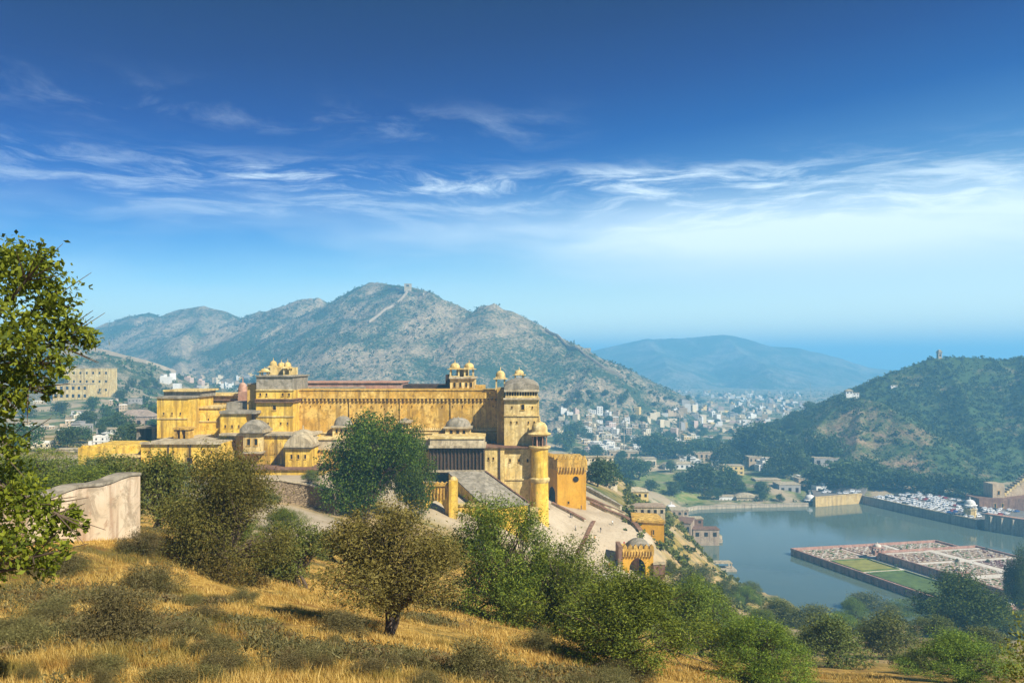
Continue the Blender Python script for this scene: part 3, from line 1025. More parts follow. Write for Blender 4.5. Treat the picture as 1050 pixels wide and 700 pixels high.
for u in (168, 176.5, 185):
    win(pal, u, 424, 232, 1.3, 2.6)
for u in (204, 214):
    win(pal, u, 430, 240.5, 1.2, 2.2)
for u in (231, 238, 245):
    win(md, u, 437, 227, 1.4, 2.8)
for u in (230, 240):
    win(md, u, 462, 227, 1.8, 3.4)
for u in (272, 279.5, 287):
    panel(fr, u - 2.6, u + 2.6, 452, 466, 224.5)
for u in (268, 275, 288, 295):
    win(lt, u, 434, 231, 1.3, 2.4)
for u in (267, 273.5, 290, 296.5):
    win(lt, u, 404.4, 231, 1.6, 3.0)
for k in range(20):
    u = 308 + k * 10.4
    win(cw, u, 416.5, 238, 0.9, 1.6)
for k in range(4):
    u = 306 + k * 52.0
    MB().pbox(u, u + 1.0, 412, 443, 237.55, 0.44).build('pilaster', YELDK, cw)
for u in (153, 163, 178, 208, 217):
    win(pal, u, 463, 214, 1.3, 2.2)
for u in (299, 306, 313):
    win(kb, u, 468, 219, 1.9, 4.2)
MB().pbox(192.6, 225.6, 431.5, 432.4, 240.2, 0.32).build('string_course', CREAM, pal)
MB().pbox(161.2, 192.3, 428.6, 429.5, 231.7, 0.32).build('string_course', CREAM, pal)

# middle terrace range: pale parapet, dark screen
mt = pb('terrace_range', 320, 442, 461, 500, 226, 12, YELDK)
MB().pbox(319.4, 442.6, 450.5, 461.2, 226.5, 10).build('parapet', PALE, mt)
MB().pbox(319, 443, 449.4, 450.7, 226, 11).build('coping', CREAM, mt)
mb = MB()
for k in range(29):
    u = 322 + k * 4.1
    mb.pbox(u, u + 1.7, 461.2, 463.2, 225.4, 0.58)
mb.build('bracket', DARK, mt)
for u in (330, 421, 430):
    panel(mt, u - 3.2, u + 3.2, 466, 480, 226, CREAM)
sc = pb('screen_hall', 440, 497, 459, 486, 223, 14, DARK)
mb = MB()
for k in range(16):
    u = 440.6 + k * 3.68
    mb.pbox(u, u + 0.9, 460, 482, 222.6, 0.38)
mb.build('screen', WOOD, sc)
mb = MB(); yb = 223.0
mb.pbox(439.4, 497.8, 456.8, 459.2, 221.4, 16).pbox(441, 496.5, 449.6, 457, 222.6, 13)
mb.build('cornice', PALE, sc)
mb = MB().pbox(440.5, 497, 447.6, 449.8, 222.2, 14); mb.build('coping', CREAM, sc)
MB().pbox(439.6, 497.4, 482, 484.2, 222.2, 1.0).build('sill', PALE, sc)
# bow-roofed kiosks standing against the curtain wall
for u0, u1, vt, vb, yy in ((339, 361, 427, 446, 232), (454.5, 484, 428.5, 447, 231), (408, 421, 429.5, 441, 233)):
    k_ = pb('kiosk', u0 + 2, u1 - 2, vb - 8, vb + 5, yy, 5.0, CREAM)
    MB().pbox(u0, u1, vb - 9.2, vb - 7.6, yy - 0.9, 6.8).build('eave', PALE, k_)
    mb = MB()
    cx_, r_ = X((u0 + u1) / 2, yy), (u1 - u0 - 3) / 2 / F * yy
    hh_ = (vb - 9 - vt) / F * yy
    mb.lathe(cx_, yy + 2.5, [(r_ * math.cos(q / 8 * math.pi / 2) ** 0.8, Z(vb - 9.0, yy) + hh_ * math.sin(q / 8 * math.pi / 2)) for q in range(8)] + [(0.12, Z(vb - 9, yy) + hh_)], 20, 1.0, 0.62)
    mb.build('dome', GREYROOF, k_, True)
    mb = MB()
    for q in (-0.3, 0.0, 0.3):
        mb.lathe(cx_ + q * r_, yy + 2.5, [(0.10, Z(vt + 0.8 + 3 * abs(q), yy)), (0.22, Z(vt - 0.2 + 3 * abs(q), yy)), (0.05, Z(vt - 1.2 + 3 * abs(q), yy)), (0.02, Z(vt - 2.4 + 3 * abs(q), yy))], 6)
    mb.build('finial', PALE, k_)
    for q in range(3):
        win(k_, u0 + (u1 - u0) * (0.28 + 0.22 * q), vb - 4.0, yy, (u1 - u0) * 0.10, 4.0)

# domed roof house above the wall
rh = pb('roof_house', 461.5, 486.5, 388.0, 404.5, 246, 12, CREAM)
MB().pbox(460.3, 487.6, 386.4, 388.2, 245, 14).build('cornice', PALE, rh)
pb('roof_house', 456.8, 461.4, 384, 404, 249, 9, DARK, pal)
for u in (466, 472, 478, 483):
    win(rh, u, 394.5, 246, 2.2, 5.0)
for u, yy in ((466.5, 250), (481, 250)):
    chhatri(pal, X(u, yy), yy, Z(386.8, yy), 10.5 / F * yy, 19 / F * yy * 0.85)
MB().pbox(468, 480, 377.5, 386.6, 252, 5).build('roof_room', CREAM, pal)
pb('roof_room', 486.5, 497, 395, 404, 250, 8, YELDK)
pb('rear_range', 497, 516, 399, 404, 250, 8, DARK)

# right-hand tower
rt = pb('tower', 517, 552.8, 409.5, 545, 227, 20, CREAM)
MB().pbox(518.5, 551.5, 400.2, 409.6, 227.6, 18.5).build('gallery', DARK, rt)
mb = MB()
for k in range(13):
    u = 518.6 + k * 2.66
    mb.pbox(u, u + 0.8, 402.0, 406.0, 227.2, 0.38)
mb.pbox(518, 552, 405.8, 408.2, 227.1, 0.7)
mb.build('screen', CREAM, rt)
MB().pbox(516.0, 553.8, 408.0, 409.8, 225.9, 22).build('cornice', PALE, rt)
MB().pbox(516.8, 553.0, 399.4, 401.6, 226.4, 21).build('eave', PALE, rt)
yb = 227.0
mb = MB(); bangla(mb, X(517, yb), X(552.8, yb), yb - 0.4, yb + 19.8, Z(399.2, yb), 11.0 / F * yb, 0.4, n=20, ex=0.28); mb.build('roof', GREYROOF, rt, True)
for u0, u1, v0, v1, yy in ((516.6, 553.2, 425.2, 426.6, 226.6), (516.4, 553.4, 460.4, 461.8, 224.9), (517.5, 552.6, 490.5, 492, 224.8)):
    MB().pbox(u0, u1, v0, v1, yy, 1.0).build('string_course', CREAM, rt)
win(rt, 536, 417.3, 227, 3.4, 5.4)
for u in (524, 530, 542, 548):
    win(rt, u, 433, 227, 1.3, 2.4)
for u in (525, 546):
    win(rt, u, 417.5, 227, 1.2, 2.2)
for u in (523, 532, 541):
    win(rt, u, 472, 225.2, 1.6, 3.4)
for u in (501, 506):
    win(pal, u, 470, 224.2, 1.4, 2.8)
win(rt, 515.6 + 6, 478, 227, 1.4, 10); 
for u, yy, w_ in ((532.3, 240, 10), (513.2, 236, 10.5)):
    chhatri(pal, X(u, yy), yy, Z(391.5 if u > 520 else 399, yy), w_ / F * yy, (17 if u > 520 else 26) / F * yy * 0.8)
pb('side_turret', 509.6, 517.2, 399, 470, 231, 12, YELDK)
pb('lower_wall', 496.5, 517.2, 459.0, 530, 224.2, 14, CREAM)
MB().pbox(496, 553, 457.8, 459.2, 223.6, 15).build('string_course', REDBR, pal)
MB().pbox(511.5, 513, 460, 496, 223.8, 0.4).build('drainpipe', DARK, pal)
MB().pbox(517.4, 552, 459.4, 545, 225.2, 2.0).build('buttress', CREAM, rt)
MB().pbox(543.5, 552, 520, 540, 221, 3).build('gate_pier', CREAM, pal)

# round corner turret with its lantern
yb = 224.0
xt, rr = X(553.2, yb), 8.9 / F * yb
tt = MB().lathe(xt, yb, [(rr * 1.10, Z(545, yb)), (rr * 1.05, Z(520, yb)), (rr * 1.02, Z(494, yb)), (rr * 1.0, Z(459, yb))], 28).build('corner_turret', YEL, pal, True)
mb = MB().lathe(xt, yb, [(rr * 1.0, Z(494.5, yb)), (rr * 1.2, Z(492, yb)), (rr * 1.2, Z(490, yb)), (rr * 1.0, Z(488.5, yb))], 28)
mb.build('string_course', CREAM, tt, True)
mb = MB().lathe(xt, yb, [(rr * 1.0, Z(460.5, yb)), (rr * 1.28, Z(458.5, yb)), (rr * 1.28, Z(457, yb)), (rr * 0.95, Z(456.8, yb))], 28)
mb.build('string_course', CREAM, tt, True)
MB().lathe(xt, yb, [(rr * 0.62, Z(457.2, yb)), (rr * 0.62, Z(446.0, yb))], 16).build('lantern_core', DARK, tt)
for k in range(8):
    a = math.pi / 8 + k * math.pi / 4
    cx_, cy_ = xt + rr * 0.84 * math.cos(a), yb + rr * 0.84 * math.sin(a)
    MB().lathe(cx_, cy_, [(0.22, Z(457, yb)), (0.18, Z(456, yb)), (0.17, Z(447.5, yb)), (0.26, Z(446.2, yb))], 8).build('column', PINK, tt)
MB().lathe(xt, yb, [(rr * 1.05, Z(446.4, yb)), (rr * 1.32, Z(445.2, yb)), (rr * 1.36, Z(444.4, yb)), (rr * 0.95, Z(442.6, yb)), (rr * 0.9, Z(441.5, yb))], 24).build('eave', CREAM, tt, True)
MB().lathe(xt, yb, dome_prof(rr * 0.9, Z(441.6, yb), 9.5 / F * yb, 1.1), 20).build('dome', CREAM, tt, True)

# ------------------------------------------------------------------ sloping-roofed hall before the palace
bl, br = P(460, 485, 221), P(497, 485, 221)
frp, flp = P(541, 517, 206), P(499, 521.5, 198)
hall = thing('sloping_hall', 'long hall with a worn grey sloping roof beside the arched gateway', 'building', (X(500, 205), 205, Z(540, 205)))
ground_z = 70
MB().hexa([(p[0], p[1], ground_z) for p in (flp, frp, br, bl)], [tuple(p) for p in (flp, frp, br, bl)]).build('wall', YEL, hall)
up = np.array((0, 0, 0.35))
ctr = (bl + br + frp + flp) / 4
ex = [ctr + (p - ctr) * 1.03 + np.array((0, 0, 0.02)) for p in (flp, frp, br, bl)]
MB().hexa([tuple(p) for p in ex], [tuple(p + up) for p in ex]).build('roof', GREYROOF, hall)
mb = MB()
for a, b in ((frp, br),):
    d_ = np.array((0.5, 0, 0))
    mb.hexa([tuple(a), tuple(a + d_), tuple(b + d_), tuple(b)], [tuple(a + (0, 0, 0.75)), tuple(a + d_ + (0, 0, 0.75)), tuple(b + d_ + (0, 0, 0.75)), tuple(b + (0, 0, 0.75))])
mb.build('parapet', REDBR, hall)
# open dark side bay with its arch
mb = MB().pbox(466, 500, 518.5, 545, 197, 1.6); mb.build('front_wall', YEL, hall)
MB().pbox(465.4, 500.6, 517.2, 518.7, 196.6, 2.4).build('coping', CREAM, hall)

# ------------------------------------------------------------------ arched gateway below the screen hall
yb = 190.0
ga = thing('arched_gateway', 'yellow gateway wall with one tall cusped arch, in front of the sloping grey roof', 'gateway', (X(447, yb), yb, Z(540, yb)))
z0 = 76.0
arch_wall(X(431, yb), X(460.5, yb), z0, Z(505.6, yb), X(437, yb), X(456.5, yb), Z(513, yb), yb, yb + 2.2).build('wall', YEL, ga)
mb = MB().pbox(430.2, 461.2, 498.2, 505.8, yb - 0.25, 2.7)
for k in range(9):
    u = 431 + k * 3.4
    mb.pbox(u, u + 1.3, 500, 512, yb - 0.55, 0.32)
mb.pbox(429.8, 461.6, 497, 498.4, yb - 0.7, 3.5)
merlons(mb, X(431, yb), X(460, yb), yb, 0.8, Z(497.1, yb), 0.8, 0.8)
mb.build('battlement', YELDK, ga)
for u0, u1, vt, yy in ((426.5, 431.2, 497, yb - 0.6), (460.2, 468.3, 493, yb - 1.6)):
    pr = MB().pbox(u0, u1, vt, 545, yy, 4.2)
    q_ = pr.build('pillar', YEL, ga)
    c_ = X((u0 + u1) / 2, yy)
    MB().lathe(c_, yy + 2.1, [((u1 - u0) / 2 / F * yy * math.cos(k / 6 * 1.5), Z(vt, yy) + (u1 - u0) / 2 / F * yy * 0.9 * math.sin(k / 6 * 1.5)) for k in range(7)], 12).build('cap', CREAM, q_, True)
# its return wall towards the palace
MB().pbox(400, 427, 516, 545, 193, 1.5).build('side_wall', PALE, ga)

# ------------------------------------------------------------------ upper gatehouse at the head of the ramp
yb = 258.0
gh = thing('gatehouse', 'tall deep yellow gatehouse with battlements and a round hole, beside the round turret', 'gatehouse', (X(582, yb), yb, Z(515, yb)))
xa, xb, xc = X(571.5, yb), X(601, yb), X(561.5, yb + 9)
zt, zb_ = Z(482, yb), 66.0
MB().hexa([(xa, yb, zb_), (xb, yb, zb_), (xb - 1, yb + 16, zb_), (xc - 1, yb + 16, zb_), (xc, yb + 8, zb_)], [(xa, yb, zt), (xb, yb, zt), (xb - 1, yb + 16, zt), (xc - 1, yb + 16, zt), (xc, yb + 8, zt)]).build('wall', YELDP, gh)
o_ = 0.35
mb = MB().hexa([(xa - .1, yb - o_, zt), (xb + o_, yb - o_, zt), (xb - 1 + o_, yb + 16.2, zt), (xc - 1, yb + 16.2, zt), (xc - o_, yb + 8, zt)],
               [(xa - .1, yb - o_, Z(471, yb)), (xb + o_, yb - o_, Z(471, yb)), (xb - 1 + o_, yb + 16.2, Z(471, yb)), (xc - 1, yb + 16.2, Z(471, yb)), (xc - o_, yb + 8, Z(471, yb))])
merlons(mb, xa, xb, yb - 0.3, 0.9, Z(471.1, yb), 1.0, 1.5)
for k in range(10):
    u = 572 + k * 3.0
    mb.pbox(u, u + 1.1, 478.5, 484, yb - 0.75, 0.42)
for k in range(4):
    t_ = k / 4 + 0.1
    px, py = xa + (xc - xa) * t_, yb + 8 * t_
    mb.box(px - 0.8, px + 0.3, py - 0.3, py + 0.9, Z(471.1, yb), Z(466.5, yb))
mb.build('battlement', YELDK, gh)
MB().lathe(0, 0, [(0.95, -0.1), (0.95, 0.2)], 16).build('round_opening', VOID, gh)
ro = bpy.data.objects[[c.name for c in gh.children if c.name.startswith('round_opening')][0]]
ro.data.transform(__import__('mathutils').Matrix.Translation(Vector(WORLD_LOC[gh.name])))   # build about the world origin, then set in the wall
ro.rotation_euler = (R(90), 0, 0)
ro.location = Vector((X(590.5, yb), yb, Z(491, yb))) - Vector(gh.location)
dx, dy = xc - xa, 8.0
L_ = math.hypot(dx, dy)
mb = MB()
n_ = (dy / L_ * -1, dx / L_)
prof = [(0.22, zb_), (0.80, zb_), (0.80, Z(506, yb)), (0.70, Z(502.5, yb)), (0.51, Z(500.5, yb)), (0.32, Z(502.5, yb)), (0.22, Z(506, yb))]
vs_ = [(xa + dx * s - 0.12 * dy / L_, yb + dy * s + 0.12 * dx / L_, z) for s, z in prof] + [(xa + dx * s + 0.3 * dy / L_, yb + dy * s - 0.3 * dx / L_, z) for s, z in prof]
k = len(prof)
mb.add(vs_, [tuple(range(k)), tuple(range(2 * k - 1, k - 1, -1))] + [((i + 1) % k, i, k + i, k + (i + 1) % k) for i in range(k)])
mb.build('door', VOID, gh)
win(gh, 583, 515, yb, 1.6, 2.4)

# ------------------------------------------------------------------ lower gate on the ramp
yb = 225.0
lg = thing('ramp_gate', 'small deep yellow gate with pointed battlements at the foot of the ramp', 'gateway', (X(652, yb), yb, Z(592, yb)))
z0 = Z(598, yb)
arch_wall(X(638.5, yb), X(670, yb), z0, Z(568.5, yb), X(645.5, yb), X(662, yb), Z(571.5, yb), yb, yb + 1.2).build('wall', YELDP, lg)
mb = MB()
mb.pbox(638.5, 644.5, 568.6, 597, yb + 1.2, 5).pbox(663.2, 670, 568.6, 597, yb + 1.2, 5).pbox(638.6, 669.9, 567.4, 570.4, yb + 1.25, 5)
mb.build('passage_wall', YELDP, lg)
MB().pbox(655.5, 662.8, 573, 597, yb + 4.2, 0.4).build('door', VOID, lg)
MB().pbox(645, 655.4, 572, 597, yb + 4.4, 0.4).build('inner_wall', PINK, lg)
mb = MB().pbox(637.6, 670.8, 562.8, 568.7, yb - 0.4, 7)
for k in range(11):
    u = 638.6 + k * 2.95
    mb.pbox(u, u + 1.1, 565, 570.5, yb - 0.75, 0.36)
merlons(mb, X(637.8, yb), X(670.6, yb), yb - 0.3, 0.7, Z(562.9, yb), 1.0, 1.5)
mb.build('battlement', YELDK, lg)
MB().pbox(634.2, 638.4, 560, 597, yb - 0.6, 6.5).build('side_turret', REDBR, lg)
mb = MB(); bangla(mb, X(644, yb), X(669, yb), yb + 1, yb + 6.5, Z(563.5, yb), 9.5 / F * yb, 0.3); mb.build('roof', GREYROOF, lg, True)
sq = thing('garden_wall', 'low red brick wall stub standing right of the small ramp gate', 'wall', (X(677, 224), 224, Z(590, 224)))
MB().pbox(670.2, 682, 578.5, 594, 224, 2.0).build('wall_body', REDBR, sq)
MB().pbox(669.9, 682.5, 577.6, 578.7, 223.8, 2.5).build('coping', PALE, sq)

# yellow bastion at the outer edge of the ramp
yb = 250.0
bs = thing('ramp_bastion', 'plain deep yellow bastion block with one small window above the lake', 'bastion', (X(668, yb), yb, Z(562, yb)))
MB().hexa([(X(650, yb), yb + 3, 56), (X(681, yb), yb, 56), (X(680, yb), yb + 12, 56), (X(655, yb), yb + 14, 56)],
          [(X(650, yb), yb + 3, Z(536.5, yb)), (X(681, yb), yb, Z(536.5, yb)), (X(680, yb), yb + 12, Z(536.5, yb)), (X(655, yb), yb + 14, Z(536.5, yb))]).build('wall', YELDP, bs)
mb = MB().hexa([(X(649, yb), yb + 2.6, Z(536.4, yb)), (X(682, yb), yb - .5, Z(536.4, yb)), (X(681, yb), yb + 12.5, Z(536.4, yb)), (X(654, yb), yb + 14.5, Z(536.4, yb))],
               [(X(649, yb), yb + 2.6, Z(534, yb)), (X(682, yb), yb - .5, Z(534, yb)), (X(681, yb), yb + 12.5, Z(534, yb)), (X(654, yb), yb + 14.5, Z(534, yb))])
mb.build('parapet', YELDK, bs)
win(bs, 671, 545.5, yb + 0.95, 3.0, 5.0)

# ------------------------------------------------------------------ ramp and forecourt paving: a sheet laid on the slope
def draped(name, poly, material, lift, step, hf=H, kind='structure', thick=0.5):
    poly = np.asarray(poly)
    x0, y0 = poly.min(0); x1, y1 = poly.max(0)
    xs, ys = np.arange(x0 - step, x1 + step, step), np.arange(y0 - step, y1 + step, step)
    Xg, Yg = np.meshgrid(xs, ys)
    d = sdist(poly, Xg, Yg)
    Zg = hf(Xg, Yg) + np.where(d < step * 0.4, lift, -thick)
    nr, nc = Xg.shape
    f = grid_faces(nr, nc)
    keep = (d.ravel()[f] < step * 1.5).any(1)
    return tag(link(name, mesh_np(name, np.stack([Xg, Yg, Zg], -1).reshape(-1, 3), f[keep][:, ::-1], [material], True)), kind=kind)


RAMP = np.array([hit(u, v, 170)[:2] for u, v in [(566, 516), (600, 515), (622, 524), (648, 540), (668, 552), (668, 575), (668, 592), (640, 594), (622, 589), (598, 582), (578, 574), (560, 560), (552, 548), (560, 530)]])
draped('ramp_road', RAMP, PAVE, 0.30, 1.0)


def wall_strip(name, label, pts, h, t, m, cope=None, cat='wall', group=None, sink=1.2):
    """a low wall that follows the ground through photo pixels or world points"""
    pp = [np.asarray(p, float) if len(p) == 3 else hit(p[0], p[1], 100) for p in pts]
    dense = []
    for a, b in zip(pp[:-1], pp[1:]):
        k = max(1, int(np.hypot(*(b - a)[:2]) / 2.5))
        for i in range(k):
            q = a + (b - a) * i / k
            dense.append((q[0], q[1], float(H(q[0], q[1]))))
    q = pp[-1]
    dense.append((q[0], q[1], float(H(q[0], q[1]))))
    root = thing(name, label, cat, dense[len(dense) // 2], group)
    for part, mm, za, zb2, tt_ in (('wall_body', m, -sink, h, t), ('coping', cope or m, h, h + 0.18, t * 1.35)):
        mb = MB()
        vs, fs = [], []
        for i, p in enumerate(dense):
            a = dense[max(0, i - 1)]; b = dense[min(len(dense) - 1, i + 1)]
            dx, dy = b[0] - a[0], b[1] - a[1]
            l = math.hypot(dx, dy) or 1
            nx, ny = -dy / l * tt_ / 2, dx / l * tt_ / 2
            vs += [(p[0] - nx, p[1] - ny, p[2] + za), (p[0] + nx, p[1] + ny, p[2] + za), (p[0] + nx, p[1] + ny, p[2] + zb2), (p[0] - nx, p[1] - ny, p[2] + zb2)]
        for i in range(len(dense) - 1):
            o = i * 4
            for k in range(4):
                fs.append((o + k, o + (k + 1) % 4, o + 4 + (k + 1) % 4, o + 4 + k))
        fs += [(0, 1, 2, 3), tuple(len(vs) - 4 + k for k in range(4))]
        mb.add(vs, fs).build(part, mm, root)
    return root


wall_strip('parapet_wall', 'low brown wall running down from the gatehouse door below the round turret', [(566, 518), (583, 527), (600, 536)], 1.0, 1.0, PALE, REDBR)
wall_strip('parapet_wall', 'straight low brown wall crossing the middle of the pale forecourt', [(609, 537), (601, 553), (592, 570)], 0.8, 0.9, PALE, REDBR)
wall_strip('parapet_wall', 'long curved wall along the outer edge of the ramp down to the bastion', [(606, 518), (622, 526), (640, 533), (652, 541), (657, 548)], 1.3, 1.1, PALE, REDBR)
wall_strip('parapet_wall', 'outermost stepped wall falling from the gatehouse toward the lakeside bastion', [(602, 503), (618, 512), (636, 522), (656, 533)], 1.6, 1.2, PALE, GREYROOF)
wall_strip('parapet_wall', 'middle wall between the two long outer walls beside the ramp', [(601, 512), (620, 520), (640, 528)], 0.9, 1.0, PALE, REDBR)
wall_strip('parapet_wall', 'white curved wall beside the waiting people left of the small ramp gate', [(618, 592), (627, 594), (634, 589), (636, 582)], 1.3, 0.7, WHITE, PALE)
wall_strip('retaining_wall', 'rubble stone retaining wall above the pale path under the palace', [(262, 516), (290, 515), (318, 519), (345, 528)], 4.2, 1.2, RUBBLE, PALE)
wall_strip('parapet_wall', 'pale kerb wall along the dusty path behind the feathery bushes', [(290, 545), (318, 550), (338, 562), (350, 572)], 0.7, 0.8, PALE, PALE)
# ------------------------------------------------------------------ foliage
def leaf_mat(name, a, b, c=None, trans=0.3, hue=(0.0,)):
    """leaf colours vary from leaf to leaf and from clump to clump"""
    m, t = mat(name)
    g = t.n('ShaderNodeNewGeometry')
    rnd = g.outputs['Random Per Island']
    orr = objrand(t)
    loc = t.n('ShaderNodeTexCoord').outputs['Object']
    n = t.noise(loc, 0.9, 3, 0.6)
    col = t.mix(t.smooth(rnd, 0.05, 0.95), a, b)
    if c is not None:
        col = t.mix(t.math('MULTIPLY', t.smooth(n, 0.48, 0.66), 0.75), col, c)
    hs = t.n('ShaderNodeHueSaturation', {'Hue': t.math('MULTIPLY_ADD', orr, 0.03, 0.485), 'Value': t.math('MULTIPLY_ADD', orr, 0.35, 0.82), 'Color': col}).outputs[0]
    d = t.n('ShaderNodeBsdfPrincipled', {'Base Color': hs, 'Roughness': 0.65, 'Specular IOR Level': 0.25})
    tr = t.n('ShaderNodeBsdfTranslucent', {'Color': hs})
    mx = t.n('ShaderNodeMixShader', {0: trans, 1: d.outputs[0], 2: tr.outputs[0]})
    t.n('ShaderNodeOutputMaterial', {'Surface': mx.outputs[0]})
    return m


L_BROAD = leaf_mat('bright_broad_leaf', (0.08, 0.115, 0.010), (0.26, 0.29, 0.02), (0.19, 0.23, 0.016), 0.45)
L_ACACIA = leaf_mat('olive_brown_acacia_leaf', (0.095, 0.076, 0.018), (0.195, 0.15, 0.034), (0.15, 0.085, 0.020), 0.2)
L_LOWAC = leaf_mat('olive_acacia_leaf', (0.075, 0.080, 0.014), (0.19, 0.18, 0.030), (0.13, 0.10, 0.02), 0.2)
L_MESQ = leaf_mat('green_mesquite_leaf', (0.045, 0.085, 0.010), (0.21, 0.26, 0.024), (0.12, 0.17, 0.018), 0.2)
L_OLIVE = leaf_mat('olive_bush_leaf', (0.065, 0.085, 0.016), (0.16, 0.175, 0.030), (0.13, 0.115, 0.025), 0.2)
L_DARK = leaf_mat('dark_green_leaf', (0.018, 0.040, 0.003), (0.090, 0.125, 0.006), (0.045, 0.075, 0.004), 0.15)
L_DRY = leaf_mat('grey_brown_dry_twigs', (0.10, 0.085, 0.03), (0.21, 0.18, 0.065), (0.09, 0.105, 0.03), 0.25)
L_VAL = leaf_mat('valley_tree_leaf', (0.032, 0.062, 0.016), (0.085, 0.13, 0.030), (0.055, 0.09, 0.02), 0.25)
L_YELLOW = leaf_mat('yellow_green_leaf', (0.13, 0.15, 0.02), (0.30, 0.30, 0.05), (0.20, 0.22, 0.03), 0.4)
BARK = flat('grey_brown_bark', (0.10, 0.072, 0.05), 0.9, 0.35, 6.0)


def leaf_cloud(rng, centers, radii, n, lsize, aspect=2.2, tw=0.22, outward=0.5, per_twig=14, surf=0.45, droop=0.0, squash=1.0):
    """rhombic leaves in twig-sized clusters spread through overlapping crown masses"""
    centers, radii = np.asarray(centers, float), np.asarray(radii, float)
    nt_ = max(1, n // per_twig)
    pr = radii ** 2 / (radii ** 2).sum()
    li = rng.choice(len(radii), nt_, p=pr)
    d = rng.normal(size=(nt_, 3)); d /= np.linalg.norm(d, axis=1)[:, None]
    rad = radii[li] * (surf + (1 - surf) * rng.rand(nt_) ** 0.5)
    tc = centers[li] + d * rad[:, None] * np.array((1, 1, squash))
    ti = np.repeat(np.arange(nt_), per_twig)
    c = tc[ti] + rng.normal(size=(len(ti), 3)) * (radii[li][ti] * tw)[:, None]
    ax = rng.normal(size=(len(ti), 3)) + d[ti] * outward + np.array((0, 0, -droop))
    ax /= np.linalg.norm(ax, axis=1)[:, None]
    o = rng.normal(size=(len(ti), 3))
    bx = np.cross(ax, o); bx /= np.linalg.norm(bx, axis=1)[:, None] + 1e-9
    s = lsize * (0.6 + 0.8 * rng.rand(len(ti)))[:, None]
    a, b = ax * s / 2, bx * s / (2 * aspect)
    nrm = np.cross(ax, bx)
    v = np.stack([c - a, c + b + nrm * s * 0.06, c + a, c - b + nrm * s * 0.06], 1).reshape(-1, 3)
    f = np.arange(len(v)).reshape(-1, 4)
    return v, f


def limbs(rng, base, targets, r0, split=0.35, n=6):
    """trunk and limbs reaching into the crown masses"""
    mb = MB()
    base = Vector(base)
    tg = [Vector(t) for t in targets]
    mean = sum(tg, Vector()) / len(tg)
    fork = base.lerp(mean, split) + Vector((rng.uniform(-.1, .1), rng.uniform(-.1, .1), 0)) * (mean - base).length
    mb.tube([base - Vector((0, 0, 0.5)), base, base.lerp(fork, 0.5) + Vector((rng.uniform(-1, 1), rng.uniform(-1, 1), 0)) * r0 * 0.6, fork], [r0 * 1.35, r0 * 1.15, r0 * 0.95, r0 * 0.8], 9)
    for t in tg:
        m1 = fork.lerp(t, 0.4) + Vector((rng.uniform(-1, 1), rng.uniform(-1, 1), rng.uniform(-.3, 1))) * (t - fork).length * 0.12
        mb.tube([fork, m1, t], [r0 * 0.55, r0 * 0.38, r0 * 0.12], n)
        for k in range(3):
            e = m1.lerp(t, rng.uniform(0.2, 0.8)) + Vector((rng.uniform(-1, 1), rng.uniform(-1, 1), rng.uniform(-.4, .8))) * (t - fork).length * 0.35
            mb.tube([m1, m1.lerp(e, 0.55) + Vector((0, 0, r0)), e], [r0 * 0.24, r0 * 0.16, r0 * 0.05], 5)
    return mb


def tree_kind(name, seed, lobes, n, lsize, leaf, trunk_r=0.12, trunks=((0, 0),), **kw):
    """unit-height crown meshes (height 1, base at the origin) shared by all trees of a kind"""
    rng = np.random.RandomState(seed)
    c = np.array([l[:3] for l in lobes]); r = np.array([l[3] for l in lobes])
    v, f = leaf_cloud(rng, c, r, n, lsize, **kw)
    v = v[:]  # leaves never dip under the ground
    v[:, 2] = np.maximum(v[:, 2], 0.005)
    crown = mesh_np(name + '_crown', v, f, [leaf])
    pr = random.Random(seed)
    mb = MB()
    tl = list(c)
    for k, (tx, ty) in enumerate(trunks):
        part = [tuple(q) for i, q in enumerate(tl) if i % len(trunks) == k] or [tuple(tl[0])]
        m2 = limbs(pr, (tx, ty, 0), part, trunk_r * (1 - 0.2 * k))
        mb.add(m2.v, m2.f)
    tme = mb.mesh(name + '_trunk', BARK, smooth=True)
    return crown, tme


def rl(seed, n, w, zlo, zhi, rlo, rhi):
    rng = random.Random(seed)
    out = []
    for i in range(n):
        a, q = rng.uniform(0, 6.283), rng.uniform(0, 1) ** 0.5
        z = rng.uniform(zlo, zhi)
        tap = math.sqrt(max(0.06, 1 - 0.97 * max(0.0, (z - zlo) / max(1e-6, zhi - zlo)) ** 2))
        out.append((math.cos(a) * q * w * tap, math.sin(a) * q * w * tap, z, rng.uniform(rlo, rhi)))
    return out


KINDS = {}
for i in range(3):
    KINDS['acacia%d' % i] = tree_kind('acacia', 10 + i, rl(30 + i, 34, 0.44, 0.38, 0.88, 0.07, 0.125), 34000, 0.021, L_ACACIA, 0.028, ((-0.04, 0), (0.05, 0.02)), aspect=3.2, tw=0.34, per_twig=26, surf=0.35, droop=0.3)
for i in range(2):
    KINDS['lowacacia%d' % i] = tree_kind('lowacacia', 20 + i, rl(40 + i, 42, 0.50, 0.12, 0.86, 0.09, 0.16), 44000, 0.021, L_LOWAC, 0.024, ((-0.04, 0), (0.05, 0.02)), aspect=3.0, tw=0.34, per_twig=24, surf=0.35, droop=0.3)
for i in range(4):
    KINDS['mesquite%d' % i] = tree_kind('mesquite', 50 + i, rl(60 + i, 40, 0.58, 0.08, 0.86, 0.09, 0.17), 46000, 0.022, L_MESQ, 0.028, ((-0.05, 0), (0.06, 0.03)), aspect=3.4, tw=0.24, per_twig=40, surf=0.5, droop=0.35, outward=0.9)
